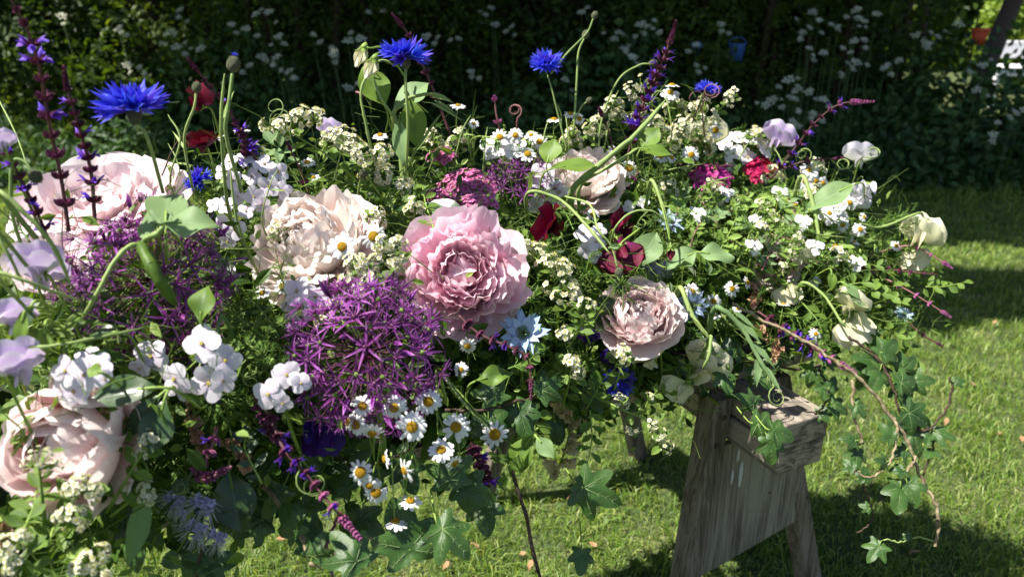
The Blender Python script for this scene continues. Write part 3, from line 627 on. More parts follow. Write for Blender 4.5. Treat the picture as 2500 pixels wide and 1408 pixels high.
def phac_mesh():
    mb = MB()
    for i in range(5): mb.add(petal(1, .85, R(35), R(85), .2, .03, 1, .9, .6, 4, 3, .3, 0, 0, i, .4), RZ(i*1.2566), 0)
    for i in range(5): a = i*1.2566+.6; mb.add(tube([(0, 0, 0), (.4*math.cos(a), .4*math.sin(a), 1.), (.8*math.cos(a), .8*math.sin(a), 2.8)], .03, 3), None, 1)
    for i in range(5): a = i*1.2566+.6; mb.add(ball(.055, 4, 3, 1.8), T(.8*math.cos(a), .8*math.sin(a), 2.8), 1)
    return mb.mesh('floret', [M['phac'], M['white']])
def hairy_coil(px, py, size, look, d=None, label=None):
    d, p, dia = setup(px, py, size, d, -.005); root = thing('phacelia_bud', 'flower bud', frame(p, cdir(.3, .3, 1)), look, px, py, 'hairy phacelia buds', label); r = dia/2
    pts = [Vector((r*.55*(1-i/22*.75)*math.cos(i*.5), r*.55*(1-i/22*.75)*math.sin(i*.5), r*.02*i)) for i in range(22)]; mb = MB().add(tube(pts, r*.13, 6))
    rr = random.Random(px)
    for q in pts:
        for k in range(9): v = Vector((rr.gauss(0, 1), rr.gauss(0, 1), rr.gauss(.4, 1))).normalized(); mb.add(tube([q, q+v*r*.42], r*.012, 3))
    link('coil', mb.mesh('coil', M['hair']), root); stem_part(root, [p, p+cdir(0, .3, -1)*.03, p+cdir(0, .5, -1)*.07], .0012, .0014, M['hair']); return root
def ruffle_mesh(mat):
    def f():
        mb = MB()
        for i in range(3): mb.add(petal(1-.2*i, 1.5, R(60-18*i), R(70-15*i), .5, .2, 5, 1, .6, 4, 8, .1, 0, .08, i, .15), RZ(i*2.1))
        mb.add(petal(.9, 1.4, R(50), R(60), .5, .2, 5, 1, .6, 4, 8, .1, 0, .08, 7, .15), RZ(4.2)); return mb.mesh('floret', M[mat])
    return cached(('ruf', mat), f)
def ruffled(pts, look, mat='peach', fs=22, n=12, face=(0, .1, 1), label=None, dd=-.01, name='statice', cat='statice', group='papery statice'):
    W_ = smooth_path([P(x, y, (q or D(x, y))+dd) for x, y, q in pts], 6); px, py = pts[len(pts)//2][:2]; d = D(px, py); rr = random.Random(px)
    root = thing(name, cat, frame(W_[0], W_[1]-W_[0]), look, px, py, group, label); inv = root.matrix_basis.inverted()
    g = tube([inv @ p+Vector((0, 0, 0)) for p in W_], .0016, 5); link('stem', mk('stem', g[0], g[1], M['stem'], g[2]), root)
    for i in range(n):
        p = W_[int(i/(n-1)*(len(W_)-1))]; v = (cdir(*face)+cdir(rr.uniform(-.9, .9), rr.uniform(-.9, .6), 0)*.9).normalized()
        link('floret', ruffle_mesh(mat), root, inv @ frame(p+v*fs*d/FPX*.3, v, rr.uniform(0, 6)) @ S(fs*d/FPX*rr.uniform(.8, 1.1)))
    return root
def pea_bud(px, py, look, size, tip, stem, d, mat='cream', label=None):
    """px, py: middle; tip: direction to the tip in the picture plane"""
    p = P(px, py, d); r = size*d/FPX; a = cdir(tip[0], tip[1], .15); root = thing('sweet_pea_bud', 'flower bud', frame(p-a*r*.5, a, 0, cdir(1, 0, 0)), look, px, py, 'sweet pea buds', label)
    mb = MB()
    for i in range(3): mb.add(petal(1, .62, R(22), R(-18), .5, .02, 1, .35, .55, 7, 5, .15, 0, 0, i, .35), RZ(i*2.1))
    link('petals', mb.mesh('petals', M[mat]), root, S(r, r*.8, r)); link('calyx', pea_calyx(), root, T(0, 0, r*.1) @ S(r*1.15, r*1.15, r*1.3)); stem_part(root, [p-a*r*.5]+wp(stem), .001, .0014, M['stem']); return root

# ------------------------------------------------------------ leaves, stalks, vines
def big_leaf(px, py, L, Wd, along, look, face=(0, .5, .8), mat='leaf', d=None, dd=-.015, bend=.3, fold=.2, wave=.05, tip=.5, label=None, name='leaf', seed=None, curl=0., pw=1., cat='leaf', stalk=True):
    """px, py: base of the blade"""
    d = d or D(px, py)+dd; p = P(px, py, d); l = L*d/FPX; g = leaf_g(l, Wd*d/FPX, bend, fold, wave, tip, 12, 8, seed or int(px+py), pw, curl)
    root = thing(name, cat, frame(p, cdir(*face), 0, cdir(*along)), look, px+along[0]*L*.5, py-along[1]*L*.5, None, label)
    b = link('blade', mk('blade', g[0], g[1], M[mat], g[2]), root)
    if stalk: g = tube(smooth_path([(l*.3, 0, -.0005), (0, 0, -.0004), (-l*.2, 0, -.01), (-l*.3, 0, -.05)], 4), .0012, 5); link('stalk', mk('stalk', g[0], g[1], M['stem'], g[2]), root)
    return root
LOBW = 1.35
def ivy_mesh(k, mat='ivy'):
    def f():
        rr = random.Random(900+k); lob = [(0, 1.0, .50), (R(52), .82, .44), (-R(52), .82, .44), (R(108), .58, .48), (-R(108), .58, .48)]
        if k == 2: lob = [(0, 1.0, .72), (R(60), .74, .62), (-R(60), .74, .62), (R(118), .56, .6), (-R(118), .56, .6)]
        N = 60; rings = (0, .3, .55, .78, 1.); v = [(0, 0, 0)]; t = [0]
        def rad(a):
            b = .40+.12*math.cos(a)
            for c, r_, wdt in lob:
                x = abs((a-c+PI) % (2*PI)-PI)/wdt; b = max(b, r_*(1-min(1, x)**1.25*.55) if x < 1.35 else 0)
            if abs(abs(a)-PI) < .3: b *= .55+1.2*abs(abs(a)-PI)
            return b
        outl = [rad(-PI+2*PI*i/N) for i in range(N)]
        for q in rings[1:]:
            for i in range(N):
                a = -PI+2*PI*i/N; r_ = outl[i]*q; x, y = r_*math.cos(a), r_*math.sin(a)
                z = -.25*r_*r_+.05*math.sin(3*x+k)*math.cos(4*y+k)+.10*abs(math.sin(a*2.6))*r_-(.25 if k == 1 else .14)*y*y+.03*math.sin(9*x+5*y+k*2); v.append((x, y, z)); t.append(q)
        fc = [(0, 1+i, 1+(i+1) % N) for i in range(N)]
        for q in range(3): fc += [(1+q*N+i, 1+(q+1)*N+i, 1+(q+1)*N+(i+1) % N, 1+q*N+(i+1) % N) for i in range(N)]
        mb = MB().add((v, fc, t))
        def zz(x, y): r_ = math.hypot(x, y); return -.25*r_*r_+.05*math.sin(3*x+k)*math.cos(4*y+k)+.10*abs(math.sin(math.atan2(y, x)*2.6))*r_-(.25 if k == 1 else .14)*y*y+.03*math.sin(9*x+5*y+k*2)+.004
        for c, r_, _ in lob:
            pp = [(r_*.9*s_*math.cos(c), r_*.9*s_*math.sin(c)) for s_ in (0, .25, .5, .75, 1)]; mb.add(tube([(x, y, zz(x, y)) for x, y in pp], [.014, .012, .009, .006, .002], 4), None, 1)
            for s_ in (.35, .55, .72):
                for sg in (-1, 1):
                    x0, y0 = r_*s_*math.cos(c), r_*s_*math.sin(c); q = [(x0+r_*.17*h*math.cos(c+sg*.75), y0+r_*.17*h*math.sin(c+sg*.75)) for h in (0, .5, 1)]; mb.add(tube([(x, y, zz(x, y)) for x, y in q], [.006, .004, .002], 3), None, 1)
        return mb.mesh('blade', [M[mat], M['ivyv']])
    return cached(('ivy', k, mat), f)
def ivy_leaf(px, py, L, along, look, face=(0, .5, .8), d=None, dd=0., k=0, mat='ivy', stalk=None, label=None):
    d = d or D(px, py)+dd; p = P(px, py, d); l = L*d/FPX*.87; q_ = math.sin(px*3.7+py); face = (face[0]+.35*q_, face[1]+.25*math.cos(px+py*2.3), face[2])
    root = thing('ivy_leaf', 'ivy leaf', frame(p, cdir(*face), 0, cdir(*along)), look, px+along[0]*L*.4, py-along[1]*L*.4, 'ivy leaves', label)
    link('blade', ivy_mesh(k, mat), root, S(l)); st = [p, p-cdir(*along)*l*.25+cdir(0, 0, -1)*.01, p-cdir(*along)*l*.5+cdir(0, .4, -1)*.04] if stalk is None else [p]+wp(stalk)
    stem_part(root, st, .0008, .001, M['stem'], 'stalk'); return root
def vine(pts, look, r0=4, r1=2, mat='bark', leaves=(), label=None, name='ivy_vine', cat='ivy vine', knots=True, lmat='ivy'):
    """pts (px, py, d); leaves: (index along 0..1, size_px, along, face, k)"""
    W_ = smooth_path(wp(pts), 7); px, py = pts[len(pts)//2][:2]; root = thing(name, cat, frame(W_[0], W_[1]-W_[0]), look, px, py, None, label); inv = root.matrix_basis.inverted(); d = pts[0][2]; q = len(W_); rr = random.Random(px); lsc = .84
    W_ = [p+Vector((rr.uniform(-1, 1), rr.uniform(-1, 1), rr.uniform(-1, 1)))*.0016 for p in W_]
    g = tube([inv @ p for p in W_], [(r0+(r1-r0)*i/(q-1))*d/FPX*(1.25 if knots and i % 7 == 0 else 1)*rr.uniform(.93, 1.07) for i in range(q)], 7); link('stem', mk('stem', g[0], g[1], M[mat], g[2]), root)
    for u, s_, al, fc, k in leaves:
        p = W_[int(u*(q-1))]; a = cdir(*al); l = s_*d/FPX*lsc; fc = (fc[0]+rr.uniform(-.4, .4), fc[1]+rr.uniform(-.25, .5), fc[2]); o = p+a*l*.35
        lf = link('leaf', ivy_mesh(k, lmat), root, inv @ frame(o, cdir(*fc), 0, a) @ S(l))
        stem_part(root, [p, p.lerp(o, .5)+cdir(0, .2, 0)*l*.1, o], .0008, .0007, M['stem'], 'stalk', 5, 3)
    return root
def stalk(pts, look, r=5, mat='stemp', label=None, r1=None, cat='stem', name='green_stem', leaves=()):
    q0 = wp(pts); q0 = ([q0[0]+CF*.035+Vector((0, 0, -.035))]+q0) if cat == 'stem' and r > 2 else q0      # the foot goes down into the greenery
    W_ = smooth_path(q0, 7); px, py = pts[len(pts)//2][:2]; root = thing(name, cat, frame(W_[0], W_[1]-W_[0]), look, px, py, None, label); d = pts[0][2]; inv = root.matrix_basis.inverted(); q = len(W_); rr = random.Random(px+py); ra, rb = r*d/FPX, (r1 or r*.7)*d/FPX
    g = tube([inv @ (p+Vector((rr.uniform(-1, 1), rr.uniform(-1, 1), rr.uniform(-1, 1)))*ra*.12) for p in W_], [(ra+(rb-ra)*i/(q-1))*(1.22 if i % 9 == 4 else rr.uniform(.92, 1.06))*(1 if i < q-3 else (.85, .6, .3)[i-q+3]) for i in range(q)], 8); link('stem', mk('stem', g[0], g[1], M[mat], g[2]), root)
    for (x, y, x2, y2, wd) in leaves: narrow_leaf(root, P(x, y, d), P(x2, y2, d-.01), wd*d/FPX, mat)
    return root
def tendril(px, py, size, look, d=None, turns=2, along=(0, 1, 0), label=None, r=1.6, mat='stemp', dd=-.02):
    d = d or D(px, py)+dd; p = P(px, py, d); s_ = size*d/FPX; a = cdir(*along); rr = random.Random(px); b = cdir(along[1], -along[0], .3)
    pts = [p-a*s_*1.3-CU*.02+CF*.01, p-a*s_*.8]; n = 22
    k1, k2 = rr.uniform(0, 6), rr.uniform(.15, .4)
    for i in range(n): q = i/n; an = q*turns*2*PI+.3*math.sin(q*9+k1); rad = s_*.5*(1-q*.7)*(1+k2*math.sin(q*7+k1)); pts.append(p+a*(s_*.1*q-rad*math.cos(an)*.9)+b*(rad*math.sin(an))+a.cross(b)*s_*.25*q)
    root = thing('tendril', 'tendril', frame(pts[0], a), look, px, py, 'curled pea tendrils', label); inv = root.matrix_basis.inverted()
    g = tube([inv @ q for q in pts], [r*d/FPX*(1-.72*i/len(pts)) for i in range(len(pts))], 5); link('stem', mk('stem', g[0], g[1], M[mat], g[2]), root); return root
def leaf_sprig(pts, look, n=12, lsz=36, mat='leafm', leafk=None, stem='stem', label=None, group='small leaved sprigs', name='leafy_sprig', cat='leafy sprig', wr=1., face=(0, .55, .7), alt=True, seed=0):
    pts = [(x, y, q if q else D(x, y)-.02) for x, y, q in pts]; W_ = smooth_path(wp(pts), 7); px, py = pts[-1][:2]; rr = random.Random(int(px*3+py)+seed); d = pts[0][2]
    root = thing(name, cat, frame(W_[0], W_[1]-W_[0]), look, pts[len(pts)//2][0], pts[len(pts)//2][1], group, label); inv = root.matrix_basis.inverted()
    g = tube([inv @ p for p in W_], [.0013-.0008*i/(len(W_)-1) for i in range(len(W_))], 5); link('stem', mk('stem', g[0], g[1], M[stem], g[2]), root)
    for i in range(n):
        u = .12+.88*i/(n-1); j = min(len(W_)-1, int(u*(len(W_)-1))); t = (W_[min(j+1, len(W_)-1)]-W_[max(0, j-1)]).normalized(); nf = cdir(face[0]+rr.uniform(-.5, .5), face[1]+rr.uniform(-.4, .4), face[2])
        side = t.cross(nf).normalized()*(1 if i % 2 else -1); dv = (side*(1 if i < n-1 else 0)+t*rr.uniform(.4, .9)).normalized()
        link('leaf', small_leaf(mat, leafk if leafk is not None else rr.randint(0, 2)), root, inv @ frame(W_[j], nf, 0, dv) @ S(lsz*d/FPX*rr.uniform(.7, 1.15)*(1-.25*u), lsz*d/FPX*wr*(1-.2*u), lsz*d/FPX))
    return root
def feather(pts, look, L=60, n=14, mat='fern', label=None, rad=1., group='feathery sprigs of love in a mist'):
    pts = [(x, y, q if q else D(x, y)-.025) for x, y, q in pts]; W_ = smooth_path(wp(pts), 7); px, py = pts[-1][:2]; rr = random.Random(int(px*3+py)); d = pts[0][2]
    root = thing('feathery_sprig', 'feathery foliage', frame(W_[0], W_[1]-W_[0]), look, pts[len(pts)//2][0], pts[len(pts)//2][1], group, label); inv = root.matrix_basis.inverted(); r = .00045*rad
    g = tube([inv @ p for p in W_], [.001-.0006*i/(len(W_)-1) for i in range(len(W_))], 5); link('stem', mk('stem', g[0], g[1], M[mat], g[2]), root)
    for i in range(n):
        u = .15+.85*i/n; j = min(len(W_)-1, int(u*(len(W_)-1))); t = (W_[min(j+1, len(W_)-1)]-W_[max(0, j-1)]).normalized(); v = Vector((rr.gauss(0, 1), rr.gauss(0, 1), rr.gauss(0, 1))); v = (v-t*v.dot(t)).normalized(); dv = (v+t*.8).normalized(); l = L*d/FPX*rr.uniform(.6, 1.1)*(1-.3*u)
        mb = MB(); a = inv @ W_[j]; b = inv @ (W_[j]+dv*l); c = a.lerp(b, .5)+(inv.to_3x3() @ t)*l*.08; mb.add(tube([a, c, b], [r*1.4, r, r*.5], 3))
        for q in range(6):
            s_ = a.lerp(b, .2+.13*q); w_ = inv.to_3x3() @ (dv*.9+Vector((rr.uniform(-1, 1), rr.uniform(-1, 1), rr.uniform(-1, 1)))).normalized(); mb.add(tube([s_, s_+w_*l*.28], [r*.9, r*.35], 3))
        link('frond', mb.mesh('frond', M[mat]), root)
    return root
# ------------------------------------------------------------ ground and lawn
def lawn_mat():
    m, nt_, N, L = newmat('lawn_soil'); tc = N('ShaderNodeTexCoord'); n1 = N('ShaderNodeTexNoise'); L(tc.outputs['Object'], n1.inputs['Vector']); n1.inputs['Scale'].default_value = 6; n1.inputs['Detail'].default_value = 8
    n2 = N('ShaderNodeTexNoise'); L(tc.outputs['Object'], n2.inputs['Vector']); n2.inputs['Scale'].default_value = 90; n2.inputs['Detail'].default_value = 6
    a = N('ShaderNodeMath'); a.operation = 'MULTIPLY_ADD'; L(n2.outputs[0], a.inputs[0]); a.inputs[1].default_value = .7; L(n1.outputs[0], a.inputs[2])
    c = ramp(N, L, a.outputs[0], [(.55, (.03, .045, .012)), (.8, (.06, .095, .02)), (1., (.13, .15, .05))])
    pb = N('ShaderNodeBsdfPrincipled'); L(c, pb.inputs['Base Color']); pb.inputs['Roughness'].default_value = .95; bp = N('ShaderNodeBump'); L(n2.outputs[0], bp.inputs['Height']); bp.inputs['Strength'].default_value = 1; bp.inputs['Distance'].default_value = .03; L(bp.outputs[0], pb.inputs['Normal'])
    o = N('ShaderNodeOutputMaterial'); L(pb.outputs[0], o.inputs[0]); return m
g = ([(-150, -60, 0), (150, -60, 0), (150, 200, 0), (-150, 200, 0)], [(0, 1, 2, 3)], [0]*4)
tag(link('ground', mk('ground', g[0], g[1], lawn_mat(), g[2])), 'mown garden lawn running to the hedge', None, None, 'structure')
def mesh_np(name, V, F, mats, t=None, smooth=True):      # V (n,3) F (m,k) arrays
    me = bpy.data.meshes.new(name); k = F.shape[1]
    me.vertices.add(len(V)); me.vertices.foreach_set('co', V.astype(np.float32).ravel())
    me.loops.add(F.size); me.loops.foreach_set('vertex_index', F.astype(np.int32).ravel())
    me.polygons.add(len(F)); me.polygons.foreach_set('loop_start', np.arange(0, F.size, k, dtype=np.int32)); me.polygons.foreach_set('loop_total', np.full(len(F), k, dtype=np.int32))
    for m in (mats if isinstance(mats, (list, tuple)) else [mats]): me.materials.append(m)
    if t is not None: a = me.attributes.new('t', 'FLOAT', 'POINT'); a.data.foreach_set('value', t.astype(np.float32))
    me.update(calc_edges=True); me.polygons.foreach_set('use_smooth', np.full(len(F), smooth)); return me
def stuff_mat(name, a, b, c, trans=.35, rough=.5, spec=.3, ttint=(1.5, 1.4, .4)):
    m, nt_, N, L = newmat(name); at = N('ShaderNodeAttribute'); at.attribute_name = 't'; cc = ramp(N, L, at.outputs['Fac'], [(0, a), (.6, b), (1, c)])
    pb = N('ShaderNodeBsdfPrincipled'); L(cc, pb.inputs['Base Color']); pb.inputs['Roughness'].default_value = rough; pb.inputs['Specular IOR Level'].default_value = spec
    tr = N('ShaderNodeBsdfTranslucent'); mt = N('ShaderNodeMix'); mt.data_type = 'RGBA'; mt.blend_type = 'MULTIPLY'; mt.inputs[0].default_value = 1; mt.clamp_result = False; L(cc, mt.inputs[6]); mt.inputs[7].default_value = (*ttint, 1); L(mt.outputs[2], tr.inputs['Color'])
    ms = N('ShaderNodeMixShader'); ms.inputs[0].default_value = trans; L(pb.outputs[0], ms.inputs[1]); L(tr.outputs[0], ms.inputs[2]); o = N('ShaderNodeOutputMaterial'); L(ms.outputs[0], o.inputs[0]); return m
def blades(name, X, Y, Z, H, Wd, mat, lean=.6, curve=.8):
    n = len(X); a = rng.uniform(0, 2*PI, n); la = rng.uniform(0, 2*PI, n); ln = rng.uniform(0, lean, n)*H
    ax, ay = np.cos(a)*Wd/2, np.sin(a)*Wd/2; dx, dy = np.cos(la)*ln, np.sin(la)*ln
    V = np.zeros((n, 5, 3))
    V[:, 0] = np.stack([X-ax, Y-ay, Z], 1); V[:, 1] = np.stack([X+ax, Y+ay, Z], 1)
    V[:, 2] = np.stack([X-ax*.8+dx*.35, Y-ay*.8+dy*.35, Z+H*.6], 1); V[:, 3] = np.stack([X+ax*.8+dx*.35, Y+ay*.8+dy*.35, Z+H*.6], 1)
    V[:, 4] = np.stack([X+dx*(1+curve*.3), Y+dy*(1+curve*.3), Z+H*(1-ln/H*.35)], 1)
    o = (np.arange(n)*5)[:, None]; F = np.concatenate([o+np.array([[0, 1, 3]]), o+np.array([[0, 3, 2]]), o+np.array([[2, 3, 4]])], 0)
    tb = rng.uniform(0, 1, n); t = np.repeat(tb, 5); return mesh_np(name, V.reshape(-1, 3), F, mat, t)
M['grass'] = stuff_mat('grass_blades', (.07, .14, .018), (.165, .275, .04), (.38, .43, .14), .35, .45, .35)
def fbm(x, y, s, k=0): return np.array([noise.noise(Vector((a*s, b*s, k))) for a, b in zip(x, y)])
n = 180000; Y = 1.0+3.9*rng.uniform(0, 1, n)**1.35; X = rng.uniform(-1, 1, n)*(.75*Y+.6)+.15
nz = fbm(X[::10], Y[::10], 5.)          # tufts
nz = np.repeat(nz, 10)[:n]; H = (.022+.016*rng.uniform(0, 1, n))*(1+.5*np.sin(X*23+Y*7)*np.sin(Y*19-X*5))
H = H*np.where(Y > 4.3, 1.5, 1.0)*np.clip(.7+Y*.12, .8, 1.3)
tag(link('lawn_grass', blades('lawn_grass', X, Y, np.zeros(n), H, .0018+.0006*Y, M['grass'], 1.3)), 'short green lawn grass lit in patches', 'grass', None, 'stuff')
# fallen dry leaves lying in the lawn: few, countable
M['dry'] = plain('dry_leaf', (.22, .11, .05), .8, col2=(.36, .22, .12), sc=200)
dl = [(1010, 1340), (1040, 1130), (700, 1340), (1150, 1350), (1285, 1375), (1300, 1390), (1405, 1230), (1610, 990), (1650, 940), (2362, 950), (2440, 1080), (2310, 1040), (2430, 800), (2240, 1370), (1455, 1360), (2490, 1085), (1590, 1080), (1100, 1395)]
def ground_at(px, py):
    v = CR*((px-1250)/FPX)-CU*((py-704)/FPX)+CF; return Vector((0, 0, CAM_H))+v*(CAM_H/-v.z)
for i, (x, y) in enumerate(dl):
    p = ground_at(x, y)+Vector((0, 0, .026)); g = cached('dryleaf%d' % (i % 3), lambda: (lambda q: mk('dry_leaf', q[0], q[1], M['dry'], q[2]))(leaf_g(.022, .014, .8, .3, .2, .5, 4, 2, sd=i)))
    thing('dry_leaf', 'fallen leaf', frame(p, (.3*math.sin(i), .3*math.cos(i*2), 1), i), 'brown fallen leaf', x, y, 'fallen leaves on the lawn', data=g)
# ------------------------------------------------------------ hedge and undergrowth
HY = 4.75
def leaves_np(name, Pn, size, mat, nrm_bias=(0, -.5, .5), asp=.55, tvals=None):
    n = len(Pn); N_ = rng.normal(0, 1, (n, 3))+np.array(nrm_bias)*1.6; N_ /= np.linalg.norm(N_, axis=1)[:, None]
    A = rng.normal(0, 1, (n, 3)); A -= N_*(A*N_).sum(1)[:, None]; A /= np.linalg.norm(A, axis=1)[:, None]; B = np.cross(N_, A)
    s_ = (size*rng.uniform(.6, 1.3, n))[:, None] if np.isscalar(size) else size[:, None]
    V = np.zeros((n, 6, 3)); V[:, 0] = Pn-A*s_*.5; V[:, 1] = Pn-A*s_*.12+B*s_*asp*.5+N_*s_*.08; V[:, 2] = Pn+A*s_*.25+B*s_*asp*.36+N_*s_*.06; V[:, 3] = Pn+A*s_*.55-N_*s_*.08; V[:, 4] = Pn+A*s_*.25-B*s_*asp*.36+N_*s_*.06; V[:, 5] = Pn-A*s_*.12-B*s_*asp*.5+N_*s_*.08
    o = (np.arange(n)*6)[:, None]; F = np.concatenate([o+np.array([[0, 1, 2, 3]]), o+np.array([[0, 3, 4, 5]])], 0)
    t = np.repeat(rng.uniform(0, 1, n) if tvals is None else tvals, 6); return mesh_np(name, V.reshape(-1, 3), F, mat, t, False)
M['hedge'] = stuff_mat('hedge_leaves', (.022, .048, .008), (.055, .10, .014), (.14, .20, .025), .45)
M['under'] = stuff_mat('undergrowth_leaves', (.025, .06, .02), (.05, .11, .03), (.10, .18, .05), .3)
M['tallg'] = stuff_mat('tall_grass', (.03, .07, .02), (.06, .13, .03), (.14, .2, .06), .3)
def hedge_face(x, z): return HY+.30+.18*np.sin(x*1.3+.5)+.10*np.sin(x*3.1+z*2.3)+.08*np.sin(z*5+x*2)+.12*z
hroot = link('hedge', None, None, T(0, HY+.6, 0)); tag(hroot, 'tall dark garden hedge behind the flower spray', 'hedge')
n = 95000; X = rng.uniform(-5.2, 3.05, n); Z = 3.6*rng.uniform(0, 1, n)**1.25; keep = ~((X > 2.65) & (Z > .55))
X, Z = X[keep], Z[keep]; n = len(X); dep = rng.exponential(.16, n); clump = np.sin(X*9+Z*4)*np.sin(Z*11-X*3)*.09
Yh = hedge_face(X, Z)+dep+clump
sz = np.where(Z > 1.5, .10, .042)*rng.uniform(.7, 1.35, n)
lf = link('foliage', leaves_np('foliage', np.stack([X, Yh-HY-.6, Z], 1), sz*(1+.35*np.sin(X*2.1+Z*1.3)), M['hedge'], tvals=np.clip(.38+.3*np.sin(X*2.9+1)*np.sin(Z*4.1+X)+rng.normal(0, .22, n), 0, 1)), hroot); lf['kind'] = 'stuff'
# the woody, leafy inside of the hedge
mb = MB(); rr = random.Random(4)
for i in range(46):
    x = -5.2+i*.18; mb.add(tube([(x, .25+rr.uniform(-.1, .3), 0), (x+rr.uniform(-.15, .15), .3+rr.uniform(-.1, .2), 1.2), (x+rr.uniform(-.4, .4), .4+rr.uniform(-.2, .2), 2.6), (x+rr.uniform(-.6, .6), .4, 3.4)], [.035, .026, .017, .008], 6))
link('branches', mb.mesh('branches', M['barkd']), hroot)
n = 30000; X = rng.uniform(-5.3, 3.0, n); Z = rng.uniform(0, 3.5, n); keep = ~((X > 2.6) & (Z > .5)) & ~((X < -1.7) & (X > -3.6) & (Z > .75) & (rng.uniform(0, 1, n) < .80)); X, Z = X[keep], Z[keep]
lf = link('inner_foliage', leaves_np('inner_foliage', np.stack([X, .25+rng.uniform(0, .7, len(X)), Z], 1), .15, M['hedge'], asp=.8), hroot); lf['kind'] = 'stuff'
# ground cover at the hedge foot: nettles, brambles, long grass
n = 24000; X = rng.uniform(-4.6, 4.6, n); Yd = rng.uniform(-.1, .6, n); Z = rng.uniform(.02, 1, n)**1.4*(.25+.75*np.clip(Yd+.15, .1, .7))*(.8+.4*np.sin(X*2.7)); 
tag(link('undergrowth', leaves_np('undergrowth', np.stack([X, HY-.15+Yd, Z], 1), .055, M['under'], (0, -.4, .8), .62)), 'leafy weeds and nettles along the hedge foot', 'undergrowth', None, 'stuff')
n = 17000; X = rng.uniform(-4.6, 4.4, n); Yd = rng.uniform(0, .7, n); tag(link('tall_grass', blades('tall_grass', X, HY-.2+Yd, np.zeros(n), (.14+.55*Yd)*rng.uniform(.4, 1.2, n), .0065, M['tallg'], .6)), 'long unmown grass in front of the hedge', 'grass', None, 'stuff')
# cow parsley
def umbel_mesh(k):
    def f():
        rr = random.Random(k); mb = MB()
        for i in range(12):
            a = i*GOLD; q = math.sqrt((i+.5)/12); c = Vector((q*math.cos(a), q*math.sin(a), .12*(1-q*q)+rr.uniform(-.05, .05))); mb.add(tube([(0, 0, -.75), c], .012, 3), None, 1)
            for j in range(9):
                b = j*GOLD; s_ = .20*math.sqrt(j/9); p = c+Vector((s_*math.cos(b), s_*math.sin(b), rr.uniform(0, .04))); w_ = .078
                mb.add(([(w_*math.cos(h*1.26)+p.x, w_*math.sin(h*1.26)+p.y, p.z+.02*(h % 2)) for h in range(5)]+[tuple(p+Vector((0, 0, -.02)))], [(0, 1, 5), (1, 2, 5), (2, 3, 5), (3, 4, 5), (4, 0, 5)], [0]*6))
        return mb.mesh('umbel', [M['umb'], M['stemx']], False)
    return cached(('umb', k), f)
M['umb'] = plain('parsley_white', (.56, .58, .42), .8, col2=(.74, .75, .60)); M['stemx'] = plain('parsley_stalk', (.05, .09, .03), .6, col2=(.10, .15, .05))
cps = [(150,40,4.7),(290,70,4.7),(420,80,4.6),(440,25,4.7),(405,85,4.5),(430,115,4.6),(310,160,4.7),(340,165,4.6),(490,120,4.6),(610,160,4.6),(565,60,4.7),(600,70,4.6),(655,30,4.5),(680,90,4.5),(625,35,4.6),(765,85,4.3),(815,125,4.4),(850,100,4.4),(675,140,4.4),(815,135,4.5),(850,215,4.2),(705,175,4.6),(720,190,4.5),(640,140,4.6),(880,95,4.3),(1040,90,4.8),(1120,95,4.8),(1210,60,4.9),(1250,65,4.8),(1150,175,4.8),(1510,80,4.7),(1580,65,4.7),(1610,80,4.6),(1525,120,4.7),(1500,95,4.8),(1545,140,4.6),(1565,60,4.7),(1700,160,4.7),(1380,195,4.7),(1700,110,4.8),(1985,30,4.8),(2000,50,4.6),(2030,60,4.6),(2090,25,4.8),(2095,45,4.7),(2140,35,4.6),(2045,72,4.6),(1960,80,4.7),(1976,118,4.5),(2085,100,4.5),(2110,98,4.5),(2010,130,4.6),(2070,155,4.5),(2090,152,4.5),(2055,180,4.5),(1925,195,4.5),(1950,215,4.4),(1975,225,4.4),(1930,238,4.4),(1885,245,4.4),(1870,258,4.4),(2010,243,4.4),(1950,270,4.4),(1985,278,4.3),(1945,308,4.3),(2160,165,4.6),(2195,148,4.6),(2235,85,4.8),(2260,115,4.8),(2290,90,4.7),(2370,175,4.6),(2400,160,4.6),(2385,220,4.5),(2425,328,4.4),(2480,275,4.3),(2500,270,4.4),(2340,60,4.7),(1200,20,4.8),(900,30,4.7),(960,10,4.8),(1420,30,4.8),(1760,60,4.8)]
for i, (x, y, d) in enumerate(cps):
    p = P(x, y, d*1.015); p.y = min(p.y, HY+.42); root = thing('cow_parsley', 'cow parsley', T(p.x, p.y+.05, 0), 'cow parsley with a flat white flower head', x, y, 'cow parsley along the hedge'); rr = random.Random(i); h = p.z
    g = tube([(0, 0, 0), (.02, .02, h*.5), (0, -.05, h-.03)], [.003, .002, .0012], 5); link('stem', mk('stem', g[0], g[1], M['stemx'], g[2]), root)
    link('umbel', umbel_mesh(i % 4), root, frame((0, -.05, h), (rr.uniform(-.5, .5), -.5, .8), i) @ S(.027*rr.uniform(.7, 1.25)))
    if i % 2: link('umbel', umbel_mesh((i+1) % 4), root, frame((rr.uniform(-.07, .07), -.04, h-.04), (rr.uniform(-.4, .4), -.6, .8), i) @ S(.02))
    link('umbel', umbel_mesh((i+2) % 4), root, frame((rr.uniform(-.09, .09), -.02, h+rr.uniform(-.07, .03)), (rr.uniform(-.4, .4), -.6, .8), i) @ S(.016*rr.uniform(.7, 1.2)))
